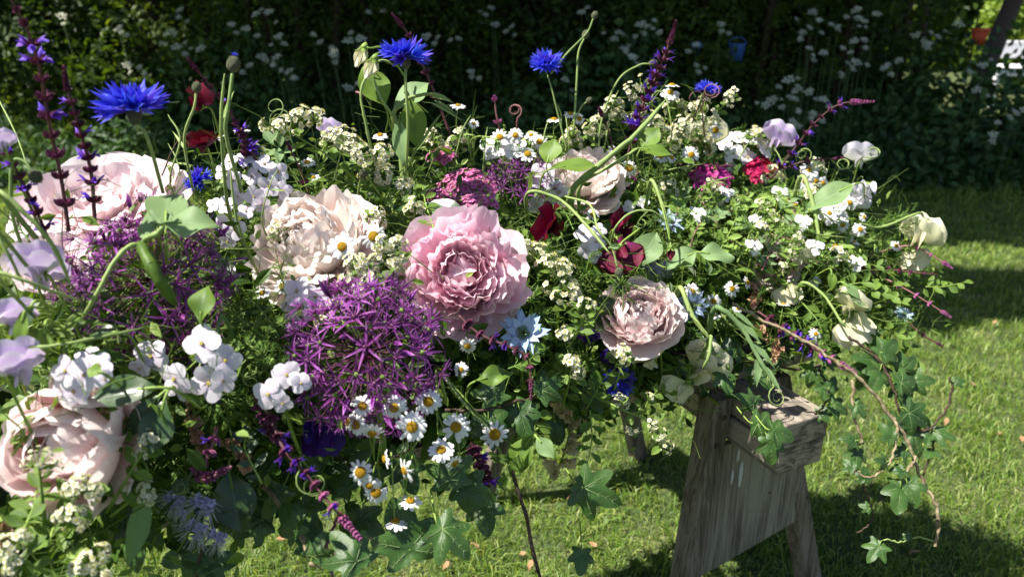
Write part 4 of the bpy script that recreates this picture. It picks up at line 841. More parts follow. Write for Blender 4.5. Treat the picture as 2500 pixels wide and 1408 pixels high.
# tall tree behind the hedge, its shade falls on the lawn
M['treel'] = stuff_mat('tree_leaves', (.03, .06, .015), (.06, .11, .02), (.10, .17, .03), .3)
def tree(x, y, h, lobes, label, seed):
    root = link('hedgerow_tree', None, None, T(x, y, 0)); tag(root, label, 'tree'); rr = random.Random(seed); mb = MB().add(tube(smooth_path([(0, 0, 0), (.05, .02, h*.3), (-.05, .1, h*.6), (0, 0, h*.85)]), [.14*(1-.8*i/18) for i in range(19)], 9))
    for (a, b, c, r_) in lobes: mb.add(tube(smooth_path([(0, 0, h*.4), (a*.5, b*.5, (h*.5+c)*.5), (a, b, c)]), [.05*(1-.8*i/12)+.005 for i in range(13)], 6))
    link('trunk', mb.mesh('trunk', M['barkd']), root); Ps = []
    for (a, b, c, r_) in lobes:
        m_ = int(4200*r_*r_); v = rng.normal(0, 1, (m_, 3)); v /= np.linalg.norm(v, axis=1)[:, None]; v *= (rng.uniform(0, 1, m_)**.4)[:, None]*np.array([r_*1.25, r_, r_*.7]); Ps.append(v+np.array([a, b, c]))
    o = link('crown', leaves_np('crown', np.concatenate(Ps), .13, M['treel'], (0, 0, .6), .6), root); o['kind'] = 'stuff'
tree(-4.6, 5.6, 6.5, [(.4, -1.3, 5.1, .55), (0, 0, 5.9, .7)], 'leafy hedgerow tree at the far left behind the hedge', 3)
tree(-2.4, 5.5, 6.2, [(0, -1.5, 4.4, .95), (1.0, -1.5, 4.5, .9), (0, .1, 5.8, 1.1), (.5, -.6, 4.4, .9), (-.8, -.5, 4.6, .6)], 'leafy hedgerow tree left of centre behind the hedge', 4)
tree(.3, 5.6, 6.0, [(0, -1.6, 4.4, .95), (1.0, -1.5, 4.6, .95), (-1.0, -1.6, 4.6, .9), (0, .1, 5.6, 1.1), (.6, -.6, 4.6, .9), (-.6, -.6, 4.6, .9), (1.6, -.8, 4.6, .7)], 'leafy hedgerow tree at the middle of the hedge', 5)
tree(-3.0, 2.45, 5.6, [(1.5, .0, 4.4, .30), (2.0, .05, 4.35, .34), (2.6, .10, 4.3, .32), (3.1, -.05, 4.3, .30), (-.6, .3, 5.0, .7), (.6, .1, 4.6, .4)], 'slim leafy tree standing on the lawn out to the left', 6)
# right edge: sloping dark trunk, sunlit bush, white bench and the small coloured things
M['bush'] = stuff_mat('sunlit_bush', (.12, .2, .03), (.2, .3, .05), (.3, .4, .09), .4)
p = P(2480, 90, 8.6); r0 = link('sunlit_bush', None, None, T(p.x, p.y, 0)); tag(r0, 'bright sunlit bush beyond the gap at the hedge end', 'bush')
v = rng.normal(0, 1, (9000, 3)); v /= np.linalg.norm(v, axis=1)[:, None]; v *= (rng.uniform(.3, 1, 9000)**.5)[:, None]*np.array([.6, .4, .55]); v[:, 2] += .60; v[:, 0] += .15
o = link('foliage', leaves_np('foliage', v, .06, M['bush'], (0, -.3, .8), .7), r0); o['kind'] = 'stuff'; g = tube([(.15, 0, 0), (.15, 0, 1.0)], .02, 6); link('trunk', mk('trunk', g[0], g[1], M['barkd'], g[2]), r0)
a, b = P(2500, -60, 5.6), P(2370, 260, 5.3); a2 = P(2450, 60, 5.5)
r0 = link('sloping_trunk', None, None, T(b.x, b.y, 0)); tag(r0, 'dark sloping tree trunk beside the white bench', 'tree'); i_ = r0.matrix_basis.inverted()
g = tube(smooth_path([i_ @ Vector((b.x-.05, b.y, 0)), i_ @ b, i_ @ a2, i_ @ a, i_ @ (a+(a-b)*2)]), .06, 9); link('trunk', mk('trunk', g[0], g[1], M['barkd'], g[2]), r0)
c0 = i_ @ (a+(a-b)*1.6); v = rng.normal(0, 1, (5000, 3)); v /= np.linalg.norm(v, axis=1)[:, None]; v *= (rng.uniform(0, 1, 5000)**.4)[:, None]*np.array([1.1, .8, .7]); v += np.array(c0)
o = link('crown', leaves_np('crown', v, .11, M['treel'], (0, 0, .6), .6), r0); o['kind'] = 'stuff'
# far hedge that closes the view beyond the gap
n = 26000; X = rng.uniform(-9, 12, n); Z = rng.uniform(0, 3.2, n); r0 = link('hedge', None, None, T(0, 11, 0)); tag(r0, 'shaded far hedge across the field beyond the gap', 'hedge')
o = link('foliage', leaves_np('foliage', np.stack([X, rng.exponential(.3, n), Z], 1), .22, M['hedge'], asp=.7), r0); o['kind'] = 'stuff'
M['cpaint'] = plain('bench_white', (.75, .76, .78), .4, .4, col2=(.8, .8, .82), bump=.05)
p = P(2530, 150, 7.5); r0 = link('garden_bench', None, None, T(p.x, p.y, 0)); tag(r0, 'low white garden bench in sunlight cut by the right edge', 'bench')
def bpart(nm, *a_):
    o = link(nm, mk(nm, *box_g(*a_)[:2], M['cpaint'], None, None, False), r0); b_ = o.modifiers.new('edge', 'BEVEL'); b_.width = .012; b_.segments = 3
bpart('backrest', -.22, .9, .32, .35, .44, .60)
for i in range(3): bpart('seat_slat', -.36, .95, .0+.10*i, .085+.10*i, .36, .39)
bpart('apron', -.34, .93, .005, .03, .30, .355)
for x in (-.33, .88):
    for y_ in (.035, .28): bpart('leg', x, x+.045, y_, y_+.045, 0, .357 if y_ < .1 else .45)
# orange ribbed pot hooked on a stake at the hedge end
M['orange'] = plain('orange_plastic', (.52, .08, .03), .5, col2=(.62, .12, .05), bump=.1); p = P(2391, 90, 4.9)
r0 = thing('orange_pot', 'plant pot', T(p.x, p.y, p.z-.05), 'orange ribbed plant pot hanging at the dark end of the hedge', 2391, 90, label='orange ribbed plant pot hanging at the dark end of the hedge')
q = lathe([(.028, -.045), (.047, .035), (.044, .035), (.026, -.04)], 24); link('pot', mk('pot', q[0], q[1], M['orange'], q[2]), r0, T(0, 0, .05))
q = lathe([(.050, .034), (.054, .036), (.054, .050), (.047, .050), (.046, .034)], 24); link('rim', mk('rim', q[0], q[1], M['orange'], q[2]), r0, T(0, 0, .05))
for i in range(18): a_ = i*2*PI/18; q = tube([(.029*math.cos(a_), .029*math.sin(a_), -.044), (.048*math.cos(a_), .048*math.sin(a_), .034)], .0035, 5); link('rib', mk('rib', q[0], q[1], M['orange'], q[2]), r0, T(0, 0, .05))
q = tube([(0, .052, -p.z+.05), (0, .055, .16)], .006, 6); link('stake', mk('stake', q[0], q[1], M['barkd'], q[2]), r0)
# blue buckets glimpsed in the hedge foot
M['blue'] = plain('blue_plastic', (.05, .13, .48), .5, col2=(.08, .2, .6), bump=.1); p = P(1822, 132, 4.95); p.y = HY+.62
r0 = thing('blue_bucket', 'bucket', T(p.x, p.y, p.z-.06), 'blue plastic bucket caught in the dark hedge', 1822, 132, label='blue plastic bucket glimpsed among the dark hedge leaves')
q = lathe([(.002, .0), (.042, .0), (.055, .10), (.060, .105), (.052, .105), (.040, .01)], 20); link('bucket', mk('bucket', q[0], q[1], M['blue'], q[2]), r0); q = tube([(.056*math.cos(a_), 0-.01*math.sin(a_), .10+.045*math.sin(a_)) for a_ in [PI*k/10 for k in range(11)]], .0025, 5); link('handle', mk('handle', q[0], q[1], M['blue'], q[2]), r0)
p = P(1722, 122, 4.9); p.y = HY+.62; r0 = thing('blue_bucket', 'bucket', T(p.x, p.y, p.z-.04) @ RX(.6) @ S(.6), 'dull', 1722, 122, label='duller blue bucket left of the brighter one in the hedge', group=None)
q = lathe([(.002, .0), (.042, .0), (.055, .10), (.060, .105), (.052, .105), (.040, .01)], 20); link('bucket', mk('bucket', q[0], q[1], M['blue'], q[2]), r0)
# ------------------------------------------------------------ trestle
TC = Vector((.148, 1.632, 0)); TD = Vector((.44, -.898, 0)).normalized(); TN = Vector((TD.y, -TD.x, 0))*-1     # along the rail to the near end; TN to the right
def trestle(C_, label, L=.66):
    mm = Matrix((TN, -TD, Vector((0, 0, 1)))).transposed().to_4x4(); root = link('wooden_trestle', None, None, T(C_) @ mm); tag(root, label, 'trestle')
    # local: x across (right), y from near end to far end, z up ; near end of the rail at y = -L
    zt = .545; rr = random.Random(3)
    def beam(name, x0, x1, y0, y1, z0, z1, mat, par=root, bev=.003):
        o = link(name, mk(name, *box_g(x0, x1, y0, y1, z0, z1)[:2], mat, None, None, False), par); b = o.modifiers.new('edge', 'BEVEL'); b.width = bev; b.segments = 2; return o
    beam('rail', -.043, .043, -L, .16, zt-.042, zt, M['woodr']); beam('rail', -.045, .0445, -L+.004, .155, zt-.088, zt-.044, M['woodr'])
    for ye in (-L+.105, .0):
        for s_ in (-1, 1):
            v = []
            for z, xo in ((0, .205 if s_ > 0 or ye > -.1 else .122), (zt-.004, .050)):
                for dy in (0, .040):
                    for dx in (0, .036): v.append((s_*(xo+dx-(0 if z else 0)), ye+(.019 if s_ > 0 and ye < -.1 else 0)+dy+(.03 if z == 0 else 0)*(-1 if ye < -.1 else 1), z))
            f = [(0, 1, 3, 2), (4, 6, 7, 5), (0, 4, 5, 1), (2, 3, 7, 6), (0, 2, 6, 4), (1, 5, 7, 3)]
            if s_ < 0: f = [tuple(reversed(q)) for q in f]
            o = link('leg', mk('leg', v, f, M['woodl'], None, None, False), root); b = o.modifiers.new('edge', 'BEVEL'); b.width = .003; b.segments = 2
            for q in range(2):
                zz = zt-.035-.045*q; g = lathe([(.0005, .002), (.0045, .0015), (.005, 0)], 10); link('bolt_hole', mk('bolt_hole', g[0], g[1], M['barkd']), o, frame((s_*(.068+.013*q), ye-.0012-.006*q, zz), (0, -1, 0)))
        yo = .006 if ye < -.1 else .050
        v = []
        for y_ in (ye+yo, ye+yo+.012):
            for x, z in ((-.095, zt-.093), (.092, zt-.093), (.162, .248), (-.108, .190)): v.append((x, y_, z))
        pn = link('gusset_panel', mk('gusset_panel', v, [(0, 1, 2, 3), (7, 6, 5, 4), (0, 4, 5, 1), (1, 5, 6, 2), (2, 6, 7, 3), (3, 7, 4, 0)], M['woodp'], None, None, False), root)
        b = pn.modifiers.new('edge', 'BEVEL'); b.width = .0015; b.segments = 2
        if ye < -.1:
            for (x, z, w_, h_) in ((-.022, .425, .006, .028), (-.012, .385, .009, .055), (-.030, .385, .006, .03)):
                g = lathe([(.0003, .0012), (.8, .001), (1, 0)], 14); link('paint_dab', mk('paint_dab', g[0], g[1], M['paint']), pn, frame((x, ye+yo-.0004, z), (0, -1, 0)) @ Matrix.Diagonal((w_/2, h_/2, 1, 1)))
    return root
trestle(TC, 'weathered wooden trestle carrying the right end of the spray')
o = trestle(TC+Vector((-1.25, -.55, 0)), 'weathered wooden trestle under the left end of the spray')
# the board that carries the flowers, and unseen dark mounds added to block light
bed = thing('flower_bed', 'flower base', T(-.2, .98, .58), 'base board with an added light block hidden under the flowers', 900, 1000, label='base board with an added dark mass blocking light under the flowers')
mb = MB()
for i, (x, y, z, a_, b_, c_) in enumerate([(-.62, .76, .67, .22, .12, .09), (-.38, .88, .66, .22, .11, .09), (-.12, 1.02, .64, .22, .09, .07), (.10, 1.18, .63, .20, .08, .06), (.28, 1.33, .62, .16, .08, .055), (.42, 1.42, .61, .12, .07, .04), (-.85, .66, .67, .24, .13, .10)]):
    mb.add(ball(1, 18, 12), T(Vector((x, y, z))-Vector((-.2, .98, .58))) @ S(a_, b_, c_))
o = link('light_block', mb.mesh('light_block', M['light_block']), bed)
mm = Matrix.Rotation(math.atan2(.61, 1.25), 4, 'Z'); o = link('board', mk('board', *box_g(-.95, .70, -.09, .09, -.03, -.008)[:2], M['woodr'], None, None, False), bed, T(.04, .02, 0) @ mm)
# uncountable greenery packed between the flowers
def scatter(name, n, mat, size, asp, label, spread, down, zmin=0, filt=None, bias=(0, -.4, .8)):
    src = [(r, p) for r, _, _, _, _ in []]
    pts = [q for q, _ in FILL]; Pn = np.array([tuple(q) for q in pts]); idx = rng.integers(0, len(Pn), n)
    base = Pn[idx]+rng.normal(0, 1, (n, 3))*np.array(spread); k = np.argmin(((base[:, None, :2]-BEDP[None, :, :2])**2).sum(2), 1) if False else None
    pull = rng.uniform(.1, 1, n)[:, None]; c = np.array([BEDC(q[0]) for q in base]); base = base+(c-base)*pull*.45; base[:, 2] -= down*rng.uniform(0, 1, n)
    return tag(link(name, leaves_np(name, base, size, mat, bias, asp)), label, 'foliage', None, 'stuff')
def BEDC(x): q = min(1, max(0, (x+.85)/1.35)); return (x, .66+.78*q, .66-.03*q)
# ------------------------------------------------------------ the spray: peonies
peony(750,585,335,(-.25,.55,.85),'large cream blush peony with a full ruffled ball of petals','blush','ball',nin=84,seed=2,spin=.5)
peony(1128,668,325,(.06,.12,1),'open pink peony with a tight bud in its centre','pink','bomb',nin=72,nout=10,seed=4)
peony(150,1085,375,(-.10,.05,1),'large shell pink goblet peony in shade at the lower left','shell','bowl',nin=22,nout=7,seed=6,dd=-.025)
peony(235,478,385,(.05,.7,.7),'wide open blush peony with loose wavy petals at the upper left','blush2','open',nin=26,nout=9,seed=8)
peony(1428,425,215,(-.05,.6,.75),'pale cream peony at the back under a broad green leaf','blush','ball',nin=64,seed=9,dd=-.06)
peony(1565,765,215,(-.05,.5,.9),'shell pink peony on the right above the cream sweet peas','shell','ball',nin=80,seed=12,dd=-.05)
peony(1880,640,150,(-.2,.35,.9),'half hidden pale peony under the small leaved sprigs','shell','open',nin=18,nout=8,seed=14,dd=.04)
peony(120,640,190,(.2,.4,.8),'pale peony tucked behind the left purple allium','blush2','open',nin=14,nout=8,seed=15,dd=.06)
# alliums
allium(372,690,425,'purple star allium on the left below the open blush peony',dd=.0,n=140,face=(.05,.4,.9),seed=3,st=.27)
allium(893,862,400,'large purple star allium at the front beside the pink peony',dd=.03,n=135,face=(.02,.10,1),seed=9,st=.31)
allium(1268,470,230,'small purple allium with bare stalks at the back',dd=.05,n=75,face=(.1,.9,.35),lo=.1,seed=5,st=.25)
# cornflowers
cornflower(325,245,182,(.03,.95,.22),'broad blue cornflower on the left in front of the hedge',.72,stem=[(352,320,.72),(372,375,.73),(398,470,.76)],n=17,nin=24)
cornflower(985,125,132,(-.12,.9,.4),'highest blue cornflower with a dark salvia tip behind it',.98,stem=[(990,200,.98),(996,320,1.),(985,480,1.05)],n=15,nin=22)
cornflower(1332,150,90,(-.05,.55,.75),'mid blue cornflower beside two round buds',1.2,stem=[(1345,210,1.2),(1365,290,1.21),(1385,370,1.22)])
cornflower(1732,215,66,(.35,.75,.3),'small far blue cornflower beside a curled brown tendril',1.3,stem=[(1712,235,1.3),(1700,300,1.32)])
cornflower(478,436,75,(-.4,.5,.8),'small blue cornflower beside the lilac flower cluster',.90)
cornflower(1508,935,95,(.1,-.4,.8),'dark shaded blue cornflower hanging below the shell pink peony',1.12)
corn_bud(570,158,38,[(558,260,.80),(552,330,.81),(590,470,.84)],'round cornflower bud on the tall left stem',.8,open_=True)
corn_bud(480,214,26,[(474,262,.82),(450,340,.83),(470,460,.86)],'smaller cornflower bud beside a burgundy sweet pea',.82)
corn_bud(86,430,34,[(60,395,.66),(30,400,.66),(30,520,.67),(60,620,.7)],'nodding cornflower bud at the left edge',.66)
corn_bud(1452,38,19,[(1432,82,1.2),(1385,130,1.2),(1345,180,1.2)],'topmost round cornflower bud of all',1.2)
corn_bud(1430,85,21,[(1412,130,1.21),(1408,200,1.21),(1400,330,1.22)],'second round cornflower bud just under the topmost one',1.21)
corn_bud(1594,155,21,[(1560,160,1.25),(1510,195,1.25),(1470,290,1.26),(1460,380,1.27)],'cornflower bud on a long arching stem',1.25)
corn_bud(1438,245,16,[(1420,260,1.22),(1400,300,1.22)],'tiny cornflower bud low on its stem behind the daisies',1.22)
corn_bud(1511,664,23,[(1492,600,1.0),(1460,560,1.),(1440,500,1.03),(1380,480,1.08)],'cornflower bud hanging over the shell pink peony',1.0)
corn_bud(887,424,24,[(880,440,.99),(870,500,1.02)],'dark cornflower bud among the cream blossom',.98)
# salvia spikes
salvia([(168,565,.70),(150,440,.69),(120,300,.66),(95,160,.63),(60,60,.6),(8,-30,.57)],'tallest violet salvia spike at the left edge',n=9,w=58,bloom=.55,tipn=3,start=.1)
salvia([(232,550,.74),(222,420,.73),(190,300,.71),(165,220,.7),(155,160,.69)],'second violet salvia spike left of the broad cornflower',n=9,w=44,bloom=.45,tipn=5,start=.15)
salvia([(130,620,.70),(100,540,.69),(60,455,.67),(10,360,.66),(-20,300,.66)],'short violet salvia spike crossing the left edge',n=7,w=44,bloom=.7,tipn=2)
salvia([(640,420,.92),(570,290,.9),(520,220,.89),(455,140,.87)],'slender dark salvia spike leaning left above the burgundy sweet peas',n=7,w=26,bloom=.25,tipn=8,start=.3)
salvia([(1100,330,1.1),(1050,200,1.08),(1000,90,1.06),(956,32,1.05)],'dark salvia spike behind the highest cornflower',n=7,w=30,bloom=.2,tipn=7,start=.3)
salvia([(1530,390,1.24),(1560,280,1.23),(1600,190,1.22),(1640,90,1.21),(1650,50,1.2)],'tall dark salvia spike at the back right',n=11,w=38,bloom=.75,tipn=8,start=.12)
salvia([(1500,500,1.3),(1500,420,1.28),(1492,340,1.25),(1462,262,1.23)],'short dark closed salvia tip beside the pale rear peony',n=1,w=30,bloom=0,tipn=11,start=.5)
salvia([(1880,440,1.36),(1950,350,1.34),(1990,300,1.32),(2050,255,1.3),(2136,248,1.28)],'pink salvia spike arching right over the dark hedge',n=8,w=30,bloom=.8,kind='mix',tipn=8,start=.12)
salvia([(1880,430,1.38),(1960,395,1.36),(2060,385,1.34)],'purple salvia tip pointing right above the daisy bunch',n=3,w=22,bloom=.1,tipn=9,start=.3)
salvia([(1222,330,1.2),(1212,280,1.19),(1206,235,1.18)],'short pink salvia tip standing over the white flowers',n=1,w=26,bloom=0,kind='pink',tipn=7,start=.3)
salvia([(760,500,.98),(735,420,.96),(702,350,.94)],'short purple salvia tip above the cream peony',n=1,w=26,bloom=0,tipn=8,start=.35)
salvia([(1640,400,1.36),(1700,405,1.34),(1790,405,1.33)],'purple salvia lying flat left of the magenta sweet william',n=5,w=24,bloom=.2,tipn=6,start=.2)
salvia([(2080,640,1.36),(2150,615,1.35),(2220,600,1.33),(2270,620,1.31),(2325,655,1.3)],'pink salvia spike drooping at the far right edge',n=3,w=20,bloom=0,kind='pink',tipn=9,start=.45)
salvia([(2030,655,1.34),(2140,655,1.32),(2230,665,1.3),(2290,670,1.29)],'dark salvia spike lying level at the far right',n=6,w=26,bloom=.3,tipn=2,start=.15)
salvia([(2120,660,1.34),(2200,700,1.31),(2260,735,1.3),(2322,775,1.29)],'pale pink salvia bud spike right of the cream sweet pea',n=3,w=22,bloom=0,kind='pink',tipn=8,start=.35)
salvia([(2200,770,1.3),(2250,815,1.28),(2302,845,1.27)],'thin purple salvia tip low at the far right',n=2,w=18,bloom=0,tipn=8,start=.2)
salvia([(1850,760,1.2),(1930,815,1.18),(2010,865,1.17),(2092,912,1.16)],'violet salvia spike hanging beside the long bare vine',n=7,w=34,bloom=.8,tipn=7,kind='mix',start=.1)
salvia([(1120,770,.86),(1170,815,.85),(1250,850,.84),(1290,880,.84),(1297,978,.84)],'violet salvia spike bent down beside the blue nigella',n=7,w=34,bloom=.7,tipn=6,start=.08)
salvia([(655,1000,.72),(690,1090,.70),(750,1160,.69),(815,1240,.68),(882,1318,.67)],'long pink salvia spike hanging at the bottom',n=8,w=44,bloom=.35,kind='mix',tipn=8,start=.05)
salvia([(530,1040,.72),(510,1110,.71),(480,1150,.7),(510,1165,.69),(565,1138,.68)],'pink salvia spike curled beside the lilac phacelia',n=7,w=38,bloom=.3,kind='pink',tipn=4,start=.1)
salvia([(1150,1080,.85),(1165,1120,.84),(1185,1160,.84),(1190,1200,.84)],'small dark withered salvia right of the hanging daisies',n=6,w=46,bloom=.1,tipn=2,start=.1)
salvia([(870,225,1.08),(900,235,1.07),(878,232,1.06)],'tiny purple salvia tip poking out left of the pea leaves',n=0,w=16,bloom=0,kind='pink',tipn=5,start=.2)
salvia([(620,960,.73),(650,1040,.72),(690,1090,.71)],'dark violet salvia under the pale four petalled flowers',n=6,w=36,bloom=.7,tipn=2)
salvia([(1860,610,1.28),(1900,640,1.27),(1930,640,1.27)],'dark seed spike lying on the half hidden peony',n=4,w=28,bloom=0,tipn=3)
salvia([(600,420,.93),(600,350,.91),(570,290,.9)],'violet salvia among the lilac flower cluster',n=6,w=34,bloom=.9,tipn=2)
salvia([(1560,420,1.3),(1520,460,1.3),(1495,440,1.29)],'small dark violet salvia on the pale rear peony',n=3,w=36,bloom=.6,tipn=1)
# daisies
dz = [(835,602,76,(-.1,.2,1)),(912,577,70,(.1,.1,1)),(1006,1042,82,(0,0,1)),(1113,1042,80,(0,.05,1)),(1208,1060,72,(.2,.1,1)),(1046,980,72,(.15,.15,1)),(962,995,70,(0,-.2,1)),(885,990,60,(.1,.2,1)),(868,1036,62,(-.3,-.2,.9)),(908,1057,62,(0,-.7,.7)),(1077,1098,74,(.05,.7,.7)),(880,1152,68,(.1,.1,1)),(918,1202,70,(.05,-.1,1)),(988,1148,70,(-.75,-.3,.5)),(965,1272,68,(.1,.95,.25)),(1002,1222,60,(.05,.9,.4)),(940,1120,54,(-.9,-.1,.2)),(850,1030,52,(-.8,.2,.4)),(1110,1130,50,(.5,-.5,.5)),(902,1185,48,(-.1,-.5,.8)),(1690,712,48,(0,.2,1)),(1788,705,44,(.1,.1,1)),(1825,690,34,(.7,.2,.6)),(1742,735,40,(-.2,-.3,.8)),(1976,414,48,(0,.35,.9)),(1966,442,44,(-.2,-.1,.9)),(1992,443,38,(.3,-.4,.8)),(2010,447,36,(.3,-.2,.8)),(2100,560,42,(.2,.3,.9)),(2075,495,42,(0,.1,1)),(2058,548,40,(0,.1,1)),(2085,590,32,(.1,.8,.5)),(1258,330,44,(0,.1,1)),(1288,376,46,(.1,.3,.9)),(1317,346,46,(.1,.3,1)),(1297,330,36,(-.2,.7,.6)),(1352,292,40,(0,.9,.4)),(1392,278,36,(.1,.8,.6)),(1414,290,34,(.3,.1,.8)),(1536,410,50,(.1,.2,1)),(1612,384,46,(.1,.8,.55)),(1747,318,48,(.1,.1,1)),(1688,378,50,(.1,.2,1)),(1640,208,38,(0,.9,.3)),(1636,226,50,(0,.5,.8)),(1448,523,36,(.1,.2,.9)),(1500,478,34,(-.2,.2,.9)),(928,330,42,(0,.75,.6)),(1118,258,42,(.1,.85,.4)),(1157,302,28,(.1,.2,.8)),(750,397,44,(.1,.7,.6)),(765,433,36,(.1,.6,.7)),(590,318,44,(0,.9,.25)),(538,333,36,(-.3,.8,.3)),(1142,845,48,(.1,-.4,.9)),(1126,902,40,(.1,.1,.9)),(1992,815,36,(.1,.3,.9)),(1912,742,34,(.1,.95,.2)),(2040,602,40,(.1,.7,.6)),(1975,462,34,(-.5,.1,.8)),(1220,335,50,(-.1,.4,.9)),(1640,385,30,(.4,.3,.8)),(1498,365,30,(.4,.3,.8)),(2078,600,26,(0,.9,.3)),(2188,600,32,(.2,.3,.8)),(2030,470,30,(.5,.2,.8)),(1745,770,30,(0,.8,.5)),(1800,755,26,(.3,.7,.5)),(1690,700,26,(-.6,.3,.6)),(690,700,44,(.2,.2,.9)),(640,715,40,(-.1,.6,.8)),(2000,490,40,(0,.6,.8)),(1940,500,36,(.1,.6,.8)),(2025,520,36,(0,.4,.9)),(2110,530,30,(.3,.3,.8))]
hang = {2:[(1000,1120,.78),(985,1230,.8)],3:[(1120,1130,.79),(1060,990,.8)],4:[(1150,990,.78),(1080,910,.8)],5:[(1025,1080,.78),(1050,960,.8)],10:[(1068,1040,.79),(1065,900,.82)],11:[(905,1110,.77),(920,1060,.78)],12:[(960,1150,.77),(1010,1040,.78)],13:[(1010,1090,.78),(1020,900,.8)],14:[(960,1200,.76),(955,1100,.78)],15:[(985,1170,.77),(1000,1050,.78)],16:[(990,1110,.77),(1040,1050,.79)]}
for i, (x, y, s_, fc) in enumerate(dz):
    lk = 'white daisy with a bright yellow disc' if abs(fc[2]) > .7 else ('white daisy seen from the side' if fc[1] > .5 else 'white daisy turned half away')
    daisy(x, y, s_, fc, lk, dd=-.03 if 880 < y < 1300 and x < 1250 else (-.085 if i < 2 else -.02), stem=hang.get(i))
# four petalled rocket flowers
F = (0,.1,1)
rocket(620,440,[(560,395,50,(-.3,.4,.8)),(600,385,52,(0,.4,.9)),(645,400,55,(.2,.4,.9)),(680,420,56,(.4,.2,.8)),(570,440,54,(-.3,0,.9)),(615,430,50,F),(655,455,58,(.2,0,1)),(690,465,50,(.4,-.1,.9)),(620,480,56,(0,-.3,.9)),(580,480,46,(-.3,-.2,.9)),(540,420,44,(-.5,.2,.8)),(640,500,48,(.2,-.5,.8))],'lilac flower cluster above the cream blush peony',buds=6,dd=-.03)
rocket(560,530,[(550,500,50,(-.2,.4,.9)),(575,560,56,(.1,-.1,1)),(540,545,46,(-.4,0,.9)),(600,515,44,(.3,.3,.8)),(520,500,42,(-.3,.3,.9)),(555,590,44,(0,-.5,.8))],'lilac flower cluster left of the cream blush peony',dd=-.04)
rocket(500,850,[(493,838,98,(0,.15,1)),(550,880,86,(.5,0,.8)),(425,925,92,(-.2,-.1,1)),(510,935,100,(.1,-.15,1)),(545,930,70,(.5,-.2,.8)),(455,960,60,(-.2,-.5,.8))],'white four petalled flowers with purple eyes at the front left',dd=-.07,buds=4)
rocket(368,872,[(368,870,94,(0,.2,1)),(340,900,60,(-.3,-.3,.8))],'single flat white four petalled flower left of the purple eyed ones',dd=-.05)
rocket(190,920,[(160,905,80,(-.3,.1,1)),(205,915,86,(.1,.1,1)),(240,890,70,(.3,.4,.8)),(180,955,84,(-.1,-.2,1)),(215,870,66,(.2,.7,.7)),(150,945,60,(-.4,-.2,.9)),(190,985,50,(.1,-.7,.6)),(255,925,50,(.5,.1,.8))],'white and lilac flower cluster above the shaded goblet peony',dd=-.02,buds=5)
rocket(735,720,[(725,710,80,(-.3,.2,.9)),(712,745,60,(-.3,-.1,.9)),(770,725,70,(.3,.3,.9)),(765,755,64,(.3,-.1,.9)),(715,785,58,(-.3,-.4,.8))],'pale lilac flowers above the front purple allium',dd=-.05)
rocket(680,930,[(700,915,78,(.1,.1,1)),(655,962,84,(-.1,-.1,1)),(735,935,54,(.4,0,.9)),(690,985,54,(.1,-.5,.8))],'white four petalled pair left of the front purple allium',dd=-.05)
rocket(1330,440,[(1325,430,72,(-.1,.1,1)),(1365,470,60,(.3,-.1,.9)),(1350,445,50,(.5,.2,.8)),(1310,500,56,(-.2,-.5,.8)),(1345,500,44,(.2,-.5,.8))],'white four petalled flowers right of the small rear allium',dd=-.05)
rocket(1230,345,[(1190,350,44,(-.2,.4,.9)),(1230,340,48,(0,.4,.9)),(1265,352,44,(.2,.4,.9)),(1215,365,50,(-.1,.2,1)),(1250,370,44,(.2,.1,1)),(1195,375,36,(-.4,0,.9))],'white flower cluster behind the small rear allium','white')
rocket(1440,590,[(1425,570,50,(-.2,.3,.9)),(1455,590,54,(.1,.1,1)),(1430,610,44,(-.2,-.2,.9)),(1465,560,40,(.3,.4,.8)),(1450,625,40,(.1,-.4,.9))],'pale lilac flowers between the two burgundy sweet peas')
rocket(1830,360,[(1770,350,44,(-.4,.4,.8)),(1800,335,50,(-.1,.6,.8)),(1835,335,48,(.1,.6,.8)),(1790,375,54,(-.1,.2,1)),(1825,385,50,(.1,.1,1)),(1870,365,46,(.4,.2,.9)),(1790,405,40,(-.2,-.3,.9)),(1855,345,40,(.2,.5,.8))],'white flower cluster behind the crimson sweet william','white')
rocket(2040,510,[(2015,500,40,(-.3,.3,.9)),(2045,505,44,(0,.3,1)),(2060,530,36,(.3,.1,.9)),(2030,535,38,(-.1,-.1,1)),(2010,525,32,(-.3,0,.9)),(2045,560,34,(0,-.3,.9)),(2075,575,30,(.2,-.2,.9))],'white flower cluster below the long pale leaf at the right','white')
rocket(1960,590,[(1950,580,34,F),(1930,610,36,(-.3,.1,1)),(1990,690,34,(.2,-.2,.9))],'small white flowers over the half hidden peony','white')
rocket(1560,480,[(1535,505,36,(-.3,.2,.9)),(1570,495,34,(.2,.2,.9))],'two little white flowers under the pale rear peony','white')
# sweet peas
LG = 'lilac sweet pea'
sweet_pea(92,675,128,(.15,-.2,1),(-.2,1,.1),'large lilac sweet pea at the left edge','lilac2')
sweet_pea(100,700,120,(.5,-.5,.8),(.3,.9,.1),'second lilac sweet pea petal cluster behind the large lilac one','lilac2',dd=.03)
sweet_pea(38,805,118,(.8,-.3,.5),(-.1,.9,-.1),'lilac sweet pea turned away at the left edge','lilac2')
sweet_pea(50,925,150,(.75,-.1,.6),(-.3,.9,-.1),'violet tinted sweet pea above the shaded goblet peony','lilac2',dd=-.03)
sweet_pea(8,360,70,(.4,0,.9),(-.2,1,.2),'small lilac sweet pea cut by the left edge','lilac2',d=.64)
sweet_pea(800,335,70,(-.5,-.2,.8),(0,1,.2),'pinkish white sweet pea behind the cream blossom','lilac2',dd=.03)
sweet_pea(1888,355,90,(-.4,-.2,.8),(.5,.9,.2),'pale lilac sweet pea at the back behind the crimson sweet william','lilac2')
